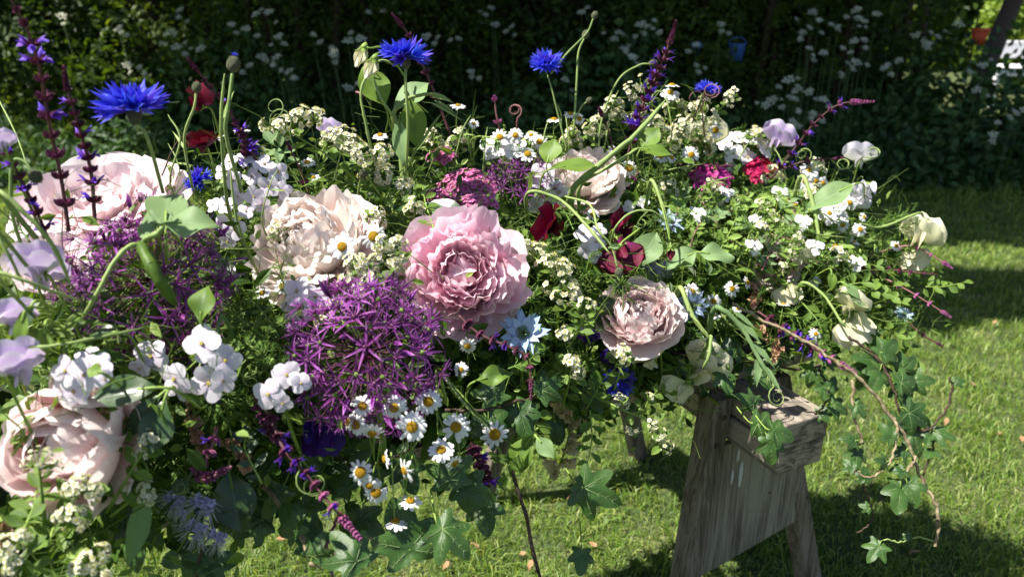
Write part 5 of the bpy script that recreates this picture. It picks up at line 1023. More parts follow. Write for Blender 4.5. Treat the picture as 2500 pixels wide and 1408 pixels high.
sweet_pea(1730,355,105,(-.2,-.1,1),(-.1,1,.2),'pale green cream sweet pea above the magenta sweet william','cream',dd=.02)
sweet_pea(2095,402,82,(-.4,-.4,.8),(.1,1,.2),'upper white sweet pea against the dark lawn at the right','spw')
sweet_pea(2132,455,72,(.7,-.4,.6),(-.5,-.8,.3),'lower white sweet pea hanging under the upper white one','spw')
sweet_pea(2080,500,82,(-.2,.2,.9),(.4,.9,.2),'white sweet pea behind the small white cluster at the right','spw',dd=.02)
sweet_pea(2238,590,110,(-.4,.2,.8),(.3,.9,.3),'cream sweet pea at the far right edge of the spray','cream')
sweet_pea(2215,625,84,(-.3,-.6,.6),(.2,-.8,.3),'second cream sweet pea under the one at the far right edge','cream',dd=.02)
sweet_pea(2102,778,120,(.4,-.3,.8),(.4,-.8,.5),'open cream sweet pea above the ivy at the right','cream')
sweet_pea(2068,762,90,(-.7,-.2,.6),(0,.9,.5),'cream sweet pea petals left of the open cream one','cream')
sweet_pea(1702,920,135,(-.1,-.3,1),(.6,.6,.2),'large cream sweet pea hanging over the trestle','cream')
sweet_pea(1678,955,100,(-.2,-.9,.5),(-.3,-.9,.4),'lower cream sweet pea touching the trestle leg','cream',dd=-.01)
sweet_pea(1720,880,84,(.2,-.3,.9),(0,.9,.3),'greenish cream sweet pea above the large cream one','cream')
sweet_pea(1592,892,90,(-.4,-.6,.8),(-.5,.5,.3),'cream sweet pea under the shell pink peony','cream')
sweet_pea(1940,650,96,(-.2,-.1,1),(.2,1,.2),'cream sweet pea on the half hidden peony','cream')
sweet_pea(1930,705,80,(.2,-.6,.8),(.2,-.8,.3),'drooping cream petals below the half hidden peony','cream')
sweet_pea(1362,562,115,(.7,-.1,.6),(-.8,.5,.3),'deep red sweet pea left of the pair','burg',dd=-.05)
sweet_pea(1512,595,128,(.1,-.3,.9),(.2,-.9,.3),'deep red sweet pea above the shell pink peony','burg',dd=-.05)
sweet_pea(1530,568,90,(.8,.1,.5),(0,.9,.3),'upturned deep red petal above the lower deep red flower','burg')
sweet_pea(1530,852,64,(.3,.2,.9),(.2,.9,.3),'small dark red sweet pea against the shell pink peony','burg')
sweet_pea(478,258,86,(-.6,-.1,.7),(.3,.9,.2),'dark red sweet pea high on the left behind a bud','burg',d=.87)
sweet_pea(498,368,74,(.2,-.5,.8),(-.2,.9,.3),'dusky red sweet pea above the lilac cluster','burg',d=.88)
sweet_pea(760,1045,130,(-.2,-.3,.9),(.2,-.9,.3),'deep violet sweet pea in shade under the front allium','deep',dd=.03)
sweet_pea(1500,905,80,(-.2,-.3,.9),(.1,.9,.3),'deep violet sweet pea in shade below the small dark red one','deep',dd=.02)
sweet_pea(1432,840,60,(-.2,-.3,.9),(.1,.9,.3),'dark plum sweet pea left of the shell pink peony','deep',dd=.02)
pea_bud(880,140,'upper pale green sweet pea bud',58,(-.35,-1),[(905,118,1.0),(940,118,1.02),(985,165,1.04)],1.0)
pea_bud(905,168,'lower pale green sweet pea bud',62,(-.4,-1),[(925,130,1.0),(945,125,1.02),(990,190,1.04)],.99)
pea_bud(1500,603,'plump green bud lying on a deep red petal',34,(-1,-.2),[(1520,590,1.0),(1560,560,1.02)],.99,mat='leafl')
pea_bud(1638,620,'green sweet pea bud hanging right of the burgundy flowers',36,(0,-1),[(1636,590,1.08),(1615,500,1.1),(1590,440,1.15)],1.07,mat='burg')
pea_bud(2140,610,'small green bud near the far right cream flower',22,(.3,-1),[(2130,590,1.32),(2100,610,1.33)],1.31,mat='leafl')
pea_bud(1215,355,'green bud nodding beside the small rear allium',30,(.2,-1),[(1190,335,1.15),(1160,340,1.17),(1155,400,1.2)],1.14,mat='leafl')
pea_bud(1180,350,'green bud left of the other nodding bud',28,(0,-1),[(1170,333,1.15),(1150,345,1.17),(1150,400,1.2)],1.15,mat='leafl')
# sweet williams
dome_flower(1138,450,150,125,'broad dome of small pink flowers behind the pink peony',fs=9,n=130,dd=-.02,name='pink_yarrow',cat='flower head',group=None,green=40)
dome_flower(1078,375,66,56,'small round head of bright pink flowers left of the dome',fs=10,n=26,group=None,name='pink_yarrow',cat='flower head')
dome_flower(1160,490,110,40,'pink flowers along the lower edge of the dome',fs=9,n=50,group=None,name='pink_yarrow',cat='flower head',green=14,dd=-.03)
dome_flower(1075,475,70,50,'loose pink florets at the left foot of the dome',fs=9,n=30,group=None,name='pink_yarrow',cat='flower head',green=14,dd=-.02)
dome_flower(1735,425,95,80,'magenta sweet william head at the back right',mat='swm',fs=16,n=22,group=None)
dome_flower(1862,410,66,84,'crimson sweet william head among white flowers',mat='swr',fs=17,n=22,group=None)
# nigella, phacelia, statice
nigella(1277,815,125,(0,.25,1),'pale blue love in a mist with green stamens by the pink peony')
nigella(1632,545,80,(.3,.6,.7),'pale blue love in a mist right of the burgundy flowers','nigp')
nigella(1690,745,84,(-.2,-.3,.9),'blue love in a mist right of the shell pink peony')
nigella(2205,770,50,(.1,.6,.7),'tiny blue love in a mist at the far right','nigp')
nigella_pod(530,968,170,'green threadlike seed head below the white four petalled flowers')
nigella_pod(1510,700,70,'small bristly green seed head on the shell pink peony',dd=-.05)
phacelia(480,1250,[(425,1220,72),(495,1230,84),(480,1290,76),(530,1310,66),(450,1255,50)],'lilac phacelia with long white stamens at the bottom left')
phacelia(1608,655,[(1600,655,50),(1625,650,40)],'dull purple phacelia behind the shell pink peony')
hairy_coil(440,1190,70,'hairy green phacelia coil above the lilac phacelia'); hairy_coil(560,1290,60,'hairy green phacelia coil right of the lilac phacelia')
ruffled([(470,985,None),(480,1050,None),(495,1090,None)],'peach coloured papery statice under the left flowers',n=16,fs=16)
ruffled([(555,1075,None),(590,1100,None),(600,1140,None)],'peach coloured papery statice beside the curled pink salvia',n=13,fs=16)
ruffled([(1830,700,None),(1850,725,None),(1830,745,None)],'brownish peach statice under the half hidden peony',n=12,fs=13,dd=.02)
ruffled([(1850,800,None),(1900,850,None),(1880,880,None)],'brownish statice above the trestle',n=12,fs=13,dd=.03)
ruffled([(10,1290,None),(20,1330,None)],'brown statice at the bottom left corner',n=6,dd=.03)
ruffled([(1370,970,None),(1395,1020,None),(1385,1080,None),(1365,1140,None)],'hanging buff ruffled flower stem in the middle gap','buff',fs=30,n=9,dd=.04,face=(0,-.6,.7),name='ruffled_flower_stem',cat='flower stem',group=None)
# cream blossom sprigs
B = 'cream blossom sprig'
blossom_sprig([(900,470,None),(800,380,1.),(700,320,.98)],[(690,315,34,14),(735,285,30,12),(770,285,26,10),(720,300,26,9),(655,310,22,6)],B,lsz=46)
blossom_sprig([(930,480,None),(890,420,1.),(850,350,.98)],[(840,340,34,14),(875,380,34,14),(860,355,28,10)],B,lsz=46)
blossom_sprig([(960,520,None),(945,440,1.02),(925,370,1.)],[(930,380,34,14),(940,430,34,14),(985,455,30,10),(905,430,30,9)],B,lsz=40)
blossom_sprig([(960,720,None),(910,680,.80),(860,640,.80)],[(870,650,36,15),(900,690,34,13),(850,690,28,10),(885,720,28,9)],B,lsz=44)
blossom_sprig([(980,660,None),(960,620,.84),(940,590,.84)],[(940,600,32,12),(965,640,32,13),(920,640,28,10),(970,595,26,8)],B,lsz=34)
blossom_sprig([(860,800,None),(810,770,.78)],[(815,760,34,13),(790,790,24,7)],B,lsz=34)
blossom_sprig([(1440,840,None),(1380,700,.98),(1270,600,.99)],[(1275,605,30,12),(1310,620,30,12),(1340,650,34,14),(1375,660,30,12),(1385,700,28,10),(1340,700,18,5),(1400,720,24,8)],B,lsz=38,nl=12)
blossom_sprig([(1400,830,None),(1420,790,.95),(1430,745,.94)],[(1430,750,26,9),(1385,815,22,8),(1365,725,18,5)],B,lsz=38,nl=9)
blossom_sprig([(1370,1000,None),(1390,930,.96),(1395,880,.95)],[(1395,885,22,9),(1375,820,20,6),(1410,905,20,8)],B,lsz=50,nl=9)
blossom_sprig([(1500,950,None),(1515,900,1.02),(1520,860,1.02)],[(1520,865,26,10)],B,lsz=34)
blossom_sprig([(1560,400,1.3),(1520,320,1.28),(1490,240,1.27)],[(1500,255,26,9),(1480,280,24,8),(1510,290,28,10),(1545,225,26,9),(1555,260,26,9),(1530,300,24,8)],B,fs=7,lsz=28,nl=12)
blossom_sprig([(1590,400,1.3),(1600,320,1.28),(1565,200,1.27)],[(1570,195,20,5),(1580,285,22,7),(1600,310,24,8)],B,fs=7,lsz=26,nl=12)
blossom_sprig([(1640,420,1.34),(1700,320,1.33),(1800,230,1.32)],[(1795,232,20,8),(1780,245,20,7),(1745,285,24,9),(1715,260,24,9),(1700,300,28,10),(1665,310,28,10),(1650,340,26,8),(1690,270,22,7)],B,fs=7,lsz=26,nl=14)
blossom_sprig([(1640,440,1.34),(1630,380,1.33),(1625,340,1.32)],[(1640,350,26,8),(1600,350,24,7),(1620,320,20,6)],B,fs=7,lsz=28)
blossom_sprig([(1440,960,1.04),(1520,1000,1.02),(1600,1040,1.0),(1620,1110,1.)],[(1545,1045,20,7),(1590,1035,20,7),(1610,1060,24,9),(1625,1090,22,8),(1515,980,24,9),(1585,970,14,4)],'hanging white blossom sprig over the lit lawn',fs=6,lsz=34,nl=10,label='hanging white blossom sprig over the lit lawn left of the trestle leg')
W2 = 'blurred cream blossom sprig'
blossom_sprig([(140,1290,.62),(170,1240,.61),(200,1180,.60)],[(195,1190,38,16),(225,1200,24,8),(190,1260,40,17),(150,1260,20,5)],W2,fs=10,lsz=70,nl=6)
blossom_sprig([(120,1400,.6),(60,1370,.58),(20,1330,.57)],[(25,1335,34,12),(40,1375,34,12),(55,1310,20,6)],W2,fs=10,lsz=60,nl=6)
blossom_sprig([(170,1440,.6),(200,1400,.6),(230,1360,.6)],[(215,1375,36,14),(245,1350,26,8),(190,1390,26,8),(262,1400,14,3)],W2,fs=10,lsz=60,nl=6)
blossom_sprig([(260,1250,.66),(320,1150,.65),(362,1080,.65)],[(365,1075,28,12),(343,1110,18,5)],W2,fs=9,lsz=56,nl=7)
blossom_sprig([(270,1260,.66),(320,1220,.66),(350,1200,.66)],[(355,1190,20,6),(358,1215,22,7),(310,1192,12,3)],W2,fs=9,lsz=36,nl=4)
blossom_sprig([(110,1280,.62),(100,1180,.61),(95,1130,.6)],[(100,1125,40,9),(70,1135,20,5),(135,1130,20,4)],'greenish unopened blossom sprig on the shaded goblet peony','budsc' if False else 'cream_f',fs=6,lsz=50,nl=6)
blossom_sprig([(170,860,.70),(290,830,.69),(300,835,.69)],[(300,825,16,5)],'tiny withered blossom below the left allium',fs=8,lsz=30,nl=5)
blossom_sprig([(1960,640,1.28),(1900,560,1.27),(1860,500,1.27)],[(1940,590,18,6),(1900,540,16,5),(1860,500,18,6),(1880,520,16,5)],B,fs=5,lsz=26,nl=14,leaf='leafm')
blossom_sprig([(1880,700,1.26),(1920,650,1.25),(1935,600,1.25)],[(1910,650,16,5),(1930,620,16,5),(1945,585,18,6)],B,fs=5,lsz=26,nl=12,leaf='leafm')
blossom_sprig([(1760,520,1.28),(1740,480,1.27),(1725,450,1.27)],[(1730,448,20,8),(1745,460,16,5),(1795,490,14,4)],B,fs=5,lsz=26,nl=10,leaf='leafm')
# ------------------------------------------------------------ leaves that stand out
big_leaf(405,560,185,100,(-.2,.75,-.5),'left half of the folded pale pea leaf above the left allium',(.3,.5,.8),'leafl',d=.70,bend=.9,tip=.45)
big_leaf(402,545,130,95,(1,.18,.05),'large folded pale pea leaf pointing right over the left allium',(.0,.65,.75),'leafl',d=.69,bend=.35,fold=.12,tip=.42,wave=.1)
big_leaf(395,548,70,80,(-.9,.1,.2),'left lobe of the large folded pale pea leaf',(0,.5,.8),'leafl',d=.70,bend=.5,tip=.5)
big_leaf(492,790,100,70,(-.05,1,.1),'small curled green leaf standing above the purple eyed flowers',(-.2,-.1,1),'leaf',d=.68,bend=.9,tip=.55,wave=.1)
big_leaf(940,260,120,80,(-.35,.9,.2),'left broad pea leaf below the highest cornflower',(.3,.2,.9),'leaf',d=1.02,tip=.5)
big_leaf(960,275,120,78,(.55,.8,.1),'right broad pea leaf below the highest cornflower',(-.3,.4,.8),'leafl',d=1.04,tip=.55)
big_leaf(1000,240,120,66,(.2,-1,.1),'long pea leaf hanging right of the tall cornflower stem',(.3,.1,.9),'leaf',d=1.03,tip=.5)
big_leaf(975,290,110,44,(.05,-1,.1),'narrow pea leaf hanging along the tall cornflower stem',(-.3,.1,.9),'leafl',d=1.02,tip=.5)
big_leaf(1345,412,120,58,(1,.35,.1),'broad green leaf lying across the pale rear peony',(-.1,.75,.7),'leaf',d=1.1,tip=.5,wave=.06)
big_leaf(1335,400,70,60,(.2,.9,0),'small bright leaf left of the pale rear peony',(-.3,.2,.9),'leaf',d=1.15)
big_leaf(1560,362,84,36,(1,-.1,.1),'dark pointed leaf right of the pale rear peony',(0,.5,.8),'leaf',d=1.2)
big_leaf(1560,370,80,60,(.5,.8,.1),'pea leaf around the crossing green stem at the back',(-.4,.3,.8),'leaf',d=1.22)
big_leaf(2085,450,140,64,(-1,-.45,.1),'long pale ribbed leaf below the daisy bunch on the right',(-.2,.6,.8),'leafl',d=1.28,tip=.45,wave=.08)
big_leaf(1700,615,90,66,(-.85,-.5,.1),'left half of a pale pea leaf pair right of the shell pink peony',(0,.6,.7),'leafl',d=1.10,wave=.12)
big_leaf(1705,615,90,62,(1,-.1,.1),'right half of a pale pea leaf pair right of the shell pink peony',(0,.6,.7),'leafl',d=1.10,wave=.12)
big_leaf(1560,650,100,76,(.35,.8,.1),'translucent green leaf behind the shell pink peony',(-.2,.2,1),'leafl',d=1.12)
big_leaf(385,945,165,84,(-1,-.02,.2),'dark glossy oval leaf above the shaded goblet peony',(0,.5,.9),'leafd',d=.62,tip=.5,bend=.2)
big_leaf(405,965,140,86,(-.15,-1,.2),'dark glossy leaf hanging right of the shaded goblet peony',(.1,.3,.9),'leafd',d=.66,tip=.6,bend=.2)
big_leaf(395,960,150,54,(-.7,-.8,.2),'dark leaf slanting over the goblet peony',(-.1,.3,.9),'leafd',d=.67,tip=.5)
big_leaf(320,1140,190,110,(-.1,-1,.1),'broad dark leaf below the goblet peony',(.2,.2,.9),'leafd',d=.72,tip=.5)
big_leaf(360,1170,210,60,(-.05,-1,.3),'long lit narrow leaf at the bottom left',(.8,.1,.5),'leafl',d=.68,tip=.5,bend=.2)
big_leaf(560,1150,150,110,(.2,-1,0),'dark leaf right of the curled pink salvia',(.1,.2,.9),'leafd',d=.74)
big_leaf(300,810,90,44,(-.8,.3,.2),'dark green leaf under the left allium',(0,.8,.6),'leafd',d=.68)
big_leaf(60,760,90,36,(-.1,-1,.1),'pointed leaf below the left lilac sweet peas',(.1,.2,.9),'leaf',d=.60)
big_leaf(110,790,88,34,(.1,-1,.1),'lit pointed leaf right of the left lilac sweet peas',(.2,.3,.9),'leaf',d=.61)
big_leaf(80,740,80,34,(-.3,-1,.1),'slim leaf hanging at the left lilac sweet peas',(.2,.3,.9),'leafd',d=.62)
big_leaf(1310,1066,66,42,(.65,-.75,.1),'pale oval leaf lit in the middle gap',(-.3,.4,.9),'leafl',d=.86,tip=.5)
big_leaf(1300,1060,120,66,(-.5,-.85,.1),'dark grey green leaf left of the pale oval one',(-.3,.3,.9),'leaf',d=.9)
big_leaf(1060,560,60,66,(-.5,.8,.1),'grey green leaf behind the pink peony',(-.1,.3,.9),'leafl',d=1.0)
big_leaf(1050,510,130,40,(-1,.5,.1),'dark strap leaf behind the pink peony',(0,.8,.5),'leafd',d=.99)
big_leaf(1140,520,120,44,(-.9,.5,.1),'dark pointed leaf under the pink dome',(0,.5,.8),'leafd',d=1.0)
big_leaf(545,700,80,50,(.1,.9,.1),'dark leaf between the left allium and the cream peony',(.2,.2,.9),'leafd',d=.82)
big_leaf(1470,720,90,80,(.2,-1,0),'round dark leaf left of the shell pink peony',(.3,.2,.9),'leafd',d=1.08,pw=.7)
big_leaf(1215,1090,90,40,(-.5,.9,0),'grey toothed leaf above the middle gap',(0,.4,.9),'leaf',d=.9)
big_leaf(1160,930,100,50,(.9,.35,0),'lit lobed leaf below the blue nigella',(0,.5,.8),'leaf',d=.86,wave=.2)
big_leaf(250,910,46,38,(-.6,.3,.2),'little dark oval leaf on the white and lilac cluster',(0,.5,.9),'leaf',d=.60)
big_leaf(2060,690,56,26,(.6,-.9,0),'oval pale leaf hanging left of the cream pea at the right',(.1,.5,.8),'leafl',d=1.2)
big_leaf(2070,715,66,30,(.7,-.7,0),'second oval pale leaf above the open cream sweet pea',(.1,.5,.8),'leafl',d=1.2)
big_leaf(2030,660,50,24,(-.1,-1,0),'small hanging leaf right of the half hidden peony',(.1,.3,.9),'leaf',d=1.2)
# stems
stalk([(352,598,.70),(385,570,.69),(403,548,.69)],'short pale stalk holding the folded pea leaf',r=9,mat='stemp')
stalk([(345,602,.70),(290,625,.68),(235,720,.67),(200,780,.68)],'pale curved stalk in front of the left allium',r=7,mat='stemp')
stalk([(345,600,.70),(380,670,.68),(430,745,.70)],'dark broad winged stalk in front of the left allium',r=13,mat='leaf',r1=16)
stalk([(0,470,.62),(60,520,.62),(130,600,.63),(175,700,.65)],'green stem slanting down beside the left sweet peas',r=7)
stalk([(-10,560,.6),(30,640,.6),(60,700,.62)],'pale stem at the left edge behind the lilac sweet pea',r=5)
stalk([(-10,670,.58),(60,685,.58),(140,715,.6),(200,735,.62)],'bright green stem crossing above the lilac sweet pea',r=5)
stalk([(-10,860,.6),(120,845,.6),(250,822,.62),(350,800,.66)],'long straight pale stem at the left',r=5)
stalk([(415,445,.85),(440,340,.84),(410,280,.84)],'thin green stem left of the small bud',r=3,leaves=[(455,370,412,285,7)])
stalk([(560,520,.86),(545,400,.83),(540,290,.81),(548,180,.8)],'tall pale stem with narrow leaves left of the round bud',r=5,leaves=[(545,290,548,175,9),(555,420,530,470,9)])
stalk([(600,600,.86),(575,520,.84),(560,400,.83)],'thin green stem under the round bud',r=4)
stalk([(1400,460,1.12),(1480,390,1.11),(1560,320,1.12),(1625,245,1.15)],'thick pale pea stem crossing at the back right',r=9,r1=5,mat='stemp')
stalk([(1420,450,1.13),(1500,400,1.12),(1560,360,1.13)],'second pale pea stem beside the thick crossing one',r=5,mat='stemp')
stalk([(985,560,1.05),(985,450,1.04),(975,340,1.03),(960,270,1.02)],'thick green pea stem under the broad pea leaves',r=8,r1=6,mat='stemp')
stalk([(915,400,1.02),(895,310,1.0),(882,220,.99),(925,150,.99),(975,165,1.0)],'arching pea stem left of the highest cornflower',r=4,mat='stemp')
stalk([(960,290,1.02),(930,240,1.),(912,190,1.)],'thin pea stem behind the left broad pea leaf',r=4)
stalk([(960,280,1.02),(1000,240,1.02),(1060,230,1.02),(1100,245,1.03)],'pea shoot reaching right of the tall cornflower stem',r=6,r1=3,mat='stemp',leaves=[(1050,235,1105,228,10),(1060,245,1115,268,9),(1050,250,1130,285,9)])
stalk([(1000,400,1.05),(1040,330,1.06),(1075,280,1.06)],'straight glaucous stem right of the tall cornflower stem',r=4)
stalk([(1590,440,1.12),(1620,510,1.1),(1636,590,1.08)],'brownish arching stem above the hanging green bud',r=5)
stalk([(1290,470,1.06),(1370,490,1.05),(1440,560,1.02),(1490,620,1.)],'green stem arching over the deep red flowers',r=5)
stalk([(1500,560,1.06),(1540,520,1.06),(1590,515,1.06),(1625,540,1.07)],'bright curved stem right of the deep red flowers',r=3)
stalk([(1660,700,1.1),(1690,770,1.08),(1735,830,1.07)],'thick pale stem bending down right of the shell pink peony',r=7,mat='stemp')
stalk([(1735,820,1.07),(1730,870,1.06),(1715,900,1.07)],'green stem end above the large cream sweet pea',r=5)
stalk([(1750,750,1.08),(1810,800,1.07),(1850,870,1.06),(1900,950,1.05)],'lit pea shoot hanging above the trestle',r=8,r1=4,mat='leafl',leaves=[(1800,780,1860,840,18),(1830,830,1890,900,18),(1850,870,1840,950,20),(1790,760,1850,800,14),(1860,890,1905,960,16)])
stalk([(1960,430,1.3),(1990,520,1.28),(2000,600,1.27)],'thick green stem left of the long pale leaf',r=6)
stalk([(2250,520,1.32),(2150,555,1.3),(2100,545,1.28)],'green stem of the feathery sprig at the right',r=4)
stalk([(1960,690,1.24),(2010,720,1.22),(2050,780,1.2),(2065,800,1.2)],'arching green stem left of the open cream sweet pea',r=4)
stalk([(395,430,.88),(430,350,.88),(470,320,.88)],'thin brown twig left of the burgundy sweet peas',r=2,mat='barkd')
stalk([(1252,1150,.90),(1262,1190,.89),(1285,1260,.87),(1300,1340,.86),(1325,1430,.84)],'dark twig hanging down to the bottom edge',r=4.5,mat='barkd',r1=4.5,cat='twig',name='hanging_twig')
stalk([(1080,920,.82),(1130,980,.80),(1190,1045,.79)],'hairy green stem of the right hand hanging daisy',r=4)
stalk([(540,770,.70),(530,860,.68),(525,940,.68)],'bright green stem among the purple eyed flowers',r=5,mat='leafl')
stalk([(-10,230,.95),(40,330,.92),(70,420,.9)],'thin grass stem in front of the hedge at the left',r=2)
for i,(x,y,s_,al,l_) in enumerate([(1700,240,52,(-.3,.6,.2),'mat'),(1735,225,44,(.5,.5,.2),''),(1255,270,40,(-.2,1,0),''),(660,265,60,(0,1,0),''),(675,300,70,(-.6,.7,0),''),(1610,250,50,(-.5,-.3,.2),''),(1675,320,40,(.3,-1,0),''),(770,1180,90,(.4,-.7,0),''),(610,900,60,(.2,-.4,.3),''),(1130,320,36,(-.3,.6,0),''),(2060,400,40,(.4,.6,.1),''),(1960,380,36,(-.4,.6,.1),''),(1560,545,30,(.5,.5,.2),''),(1900,965,50,(.3,-.8,.1),''),(1890,930,44,(-.4,-.8,.1),''),(900,180,40,(0,.5,.2),''),(620,930,50,(-.3,-.3,.3),''),(2130,370,34,(.5,.3,.1),''),(240,1040,40,(.2,-.5,.3),''),(1450,310,36,(-.8,.4,.1),'')]):
    tendril(x,y,s_,'curled thin green tendril' if i>2 else 'curled brownish tendril',along=al,turns=1.2+.5*(i%3),mat='stempk' if i in (0,1,2) else 'stemp',d=(1.25 if i<3 else None),r=2. if i!=7 else 3.)
# leafy sprigs right of centre
LS = 'small leaved pale green sprig'
for i,(a,b,c) in enumerate([((1680,620),(1700,560),(1740,500)),((1740,640),(1780,570),(1810,500)),((1800,640),(1830,570),(1850,500)),((1860,660),(1890,600),(1940,530)),((1920,640),(1950,580),(1990,540)),((1700,560),(1660,520),(1650,470)),((1760,560),(1720,500),(1700,460)),((1840,560),(1800,510),(1780,460)),((1900,560),(1870,500),(1860,460)),((1960,560),(1930,500),(1910,460)),((1780,600),(1750,570),(1700,570)),((1850,620),(1840,560),(1790,540)),((1960,620),(1940,590),(1880,570)),((2000,640),(2050,600),(2100,620)),((1990,600),(2030,560),(2050,590)),((1640,560),(1660,500),(1680,450)),((1720,600),(1760,620),(1810,600)),((1820,520),(1850,480),(1900,480)),((1950,650),(1990,640),(2040,650)),((1900,520),(1940,480),(1960,470)),((1600,480),(1620,450),(1650,430)),((1770,520),(1810,500),(1830,460)),((1880,560),(1920,560),(1960,560)),((1690,520),(1740,530),(1780,510)),((1860,600),(1810,600),(1770,580))]):
    leaf_sprig([(a[0],a[1],None),(b[0],b[1],None),(c[0],c[1],None)],LS,n=(20,14,24)[i%3],lsz=(24,38,20,30)[i%4],mat=('leafm','leafm','leaf','leafl')[i%4],seed=i,stem='stem' if i%3 else 'stempk')
LT = 'green sprig of narrow leaves'
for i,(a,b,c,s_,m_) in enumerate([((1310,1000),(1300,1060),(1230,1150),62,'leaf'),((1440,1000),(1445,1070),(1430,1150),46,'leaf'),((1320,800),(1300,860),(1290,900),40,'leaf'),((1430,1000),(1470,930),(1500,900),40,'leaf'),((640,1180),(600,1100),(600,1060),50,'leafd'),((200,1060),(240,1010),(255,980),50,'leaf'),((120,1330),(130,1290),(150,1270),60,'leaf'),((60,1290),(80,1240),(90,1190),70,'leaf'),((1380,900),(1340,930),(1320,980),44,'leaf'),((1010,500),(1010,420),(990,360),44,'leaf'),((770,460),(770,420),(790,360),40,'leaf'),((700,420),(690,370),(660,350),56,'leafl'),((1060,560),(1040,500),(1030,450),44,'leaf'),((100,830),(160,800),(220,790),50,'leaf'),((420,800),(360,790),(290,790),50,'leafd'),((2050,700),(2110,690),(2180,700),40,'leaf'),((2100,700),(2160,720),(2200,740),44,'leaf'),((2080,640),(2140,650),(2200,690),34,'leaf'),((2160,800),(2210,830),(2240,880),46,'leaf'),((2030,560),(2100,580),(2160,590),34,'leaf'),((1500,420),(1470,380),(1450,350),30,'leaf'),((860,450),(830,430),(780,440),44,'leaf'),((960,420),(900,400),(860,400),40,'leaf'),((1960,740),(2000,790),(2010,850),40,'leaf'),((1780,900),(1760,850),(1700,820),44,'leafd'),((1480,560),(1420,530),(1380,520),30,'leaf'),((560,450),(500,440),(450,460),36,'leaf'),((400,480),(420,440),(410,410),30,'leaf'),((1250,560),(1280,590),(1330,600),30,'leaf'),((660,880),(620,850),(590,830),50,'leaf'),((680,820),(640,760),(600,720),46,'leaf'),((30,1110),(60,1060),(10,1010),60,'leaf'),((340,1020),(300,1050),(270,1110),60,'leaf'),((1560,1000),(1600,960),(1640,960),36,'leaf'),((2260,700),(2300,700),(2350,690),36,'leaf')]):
    leaf_sprig([(a[0],a[1],None),(b[0],b[1],None),(c[0],c[1],None)],LT,n=9,lsz=s_,mat=m_,seed=i,name='narrow_leaf_sprig',group='sprigs of narrow leaves')
FE = 'feathery sprig of thread like green leaves'
for a,b,c,L_ in [((660,900),(640,840),(700,740),80),((640,820),(600,790),(560,780),70),((700,720),(690,680),(680,640),60),((720,860),(660,880),(620,830),80),((1340,640),(1320,580),(1290,540),56),((1400,560),(1380,520),(1350,500),50),((1430,500),(1430,460),(1450,440),46),((1230,600),(1200,590),(1180,560),50),((1400,700),(1430,660),(1440,620),50),((1560,580),(1590,550),(1620,520),40),((1700,500),(1680,470),(1660,440),40),((2100,545),(2150,550),(2200,540),44),((2150,555),(2190,530),(2230,520),50),((2180,560),(2220,550),(2260,530),40),((1900,760),(1960,780),(2010,800),50),((1960,820),(2000,850),(2030,880),50),((1260,700),(1310,750),(1340,790),50),((420,690),(400,720),(200,740),60),((230,720),(210,740),(180,750),60),((1240,900),(1290,880),(1320,850),40),((730,640),(700,660),(680,700),40),((1500,480),(1480,470),(1470,450),40),((80,600),(50,560),(20,530),60),((1660,780),(1690,810),(1720,830),40),((2180,790),(2210,790),(2240,780),36),((720,960),(690,900),(660,870),60),((1800,340),(1830,330),(1800,310),36),((1700,880),(1730,860),(1760,850),40)]:
    feather([(a[0],a[1],None),(b[0],b[1],None),(c[0],c[1],None)],FE,L=L_,n=14)
# ivy
iv = [(1080,1290,118,(.9,-.75),'bright veined ivy leaf lit over the lawn at the bottom',0,.74,'ivy'),(1100,1170,110,(-.2,.9),'dark veined ivy leaf above the bright one',0,.78,'ivy'),(1130,1190,100,(.8,-.3),'dark ivy leaf behind the bright veined one',2,.80,'ivy'),(1425,1190,120,(.5,-.2),'mid green ivy leaf over the shadow in the middle gap',0,.96,'ivy'),(1420,1350,60,(-.1,-1),'small bright ivy leaf low in the middle',2,.98,'ivy'),(870,1370,120,(-.3,.6),'broad ivy leaf at the bottom edge under the long pink salvia',0,.70,'ivy'),(1000,1340,150,(-.2,.9),'large lit ivy leaf at the bottom centre',2,.76,'ivy'),(760,1330,90,(.2,.9),'shaded ivy leaf under the long pink salvia',2,.80,'ivy'),(680,1200,90,(-.4,-.8),'dark hanging ivy leaf right of the lilac phacelia',0,.80,'ivy'),(740,1230,90,(.4,-.9),'dark ivy leaf in the tangle under the long pink salvia',2,.82,'ivy'),(880,1260,120,(-.1,-1),'large dark ivy leaf under the hanging daisies',2,.84,'ivy'),(640,1270,90,(-.7,-.4),'dark ivy leaf at the right of the phacelia coil',0,.8,'ivy'),(850,1190,80,(-.6,.5),'grey dappled ivy leaf behind the hanging daisies',2,.82,'ivy'),(1180,1230,90,(.2,-.9),'dark ivy leaf behind the right of the bright one',2,.88,'ivy'),(560,1200,100,(-.2,-.9),'broad dark leaf behind the lilac phacelia',2,.80,'ivy'),(1850,1035,80,(.9,-.2),'dark ivy leaf lying on the trestle rail',0,1.08,'ivy'),(1890,1050,70,(.8,-.15),'lit ivy leaf on the near end of the trestle rail',2,1.05,'ivy'),(1880,1080,64,(.1,-1),'ivy leaf tip hanging down the rail side',2,1.06,'ivy'),(1840,985,60,(-.3,.2),'dim ivy leaf on top of the trestle',0,1.12,'ivy'),(1765,915,56,(.2,-.6),'dark ivy leaf right of the large cream sweet pea',2,1.12,'ivy'),(480,1350,100,(-.2,-.8),'dark leaf at the bottom below the phacelia',2,.80,'ivy'),(330,1290,120,(.1,-.8),'broad dark leaf at the bottom left',2,.76,'ivy'),]
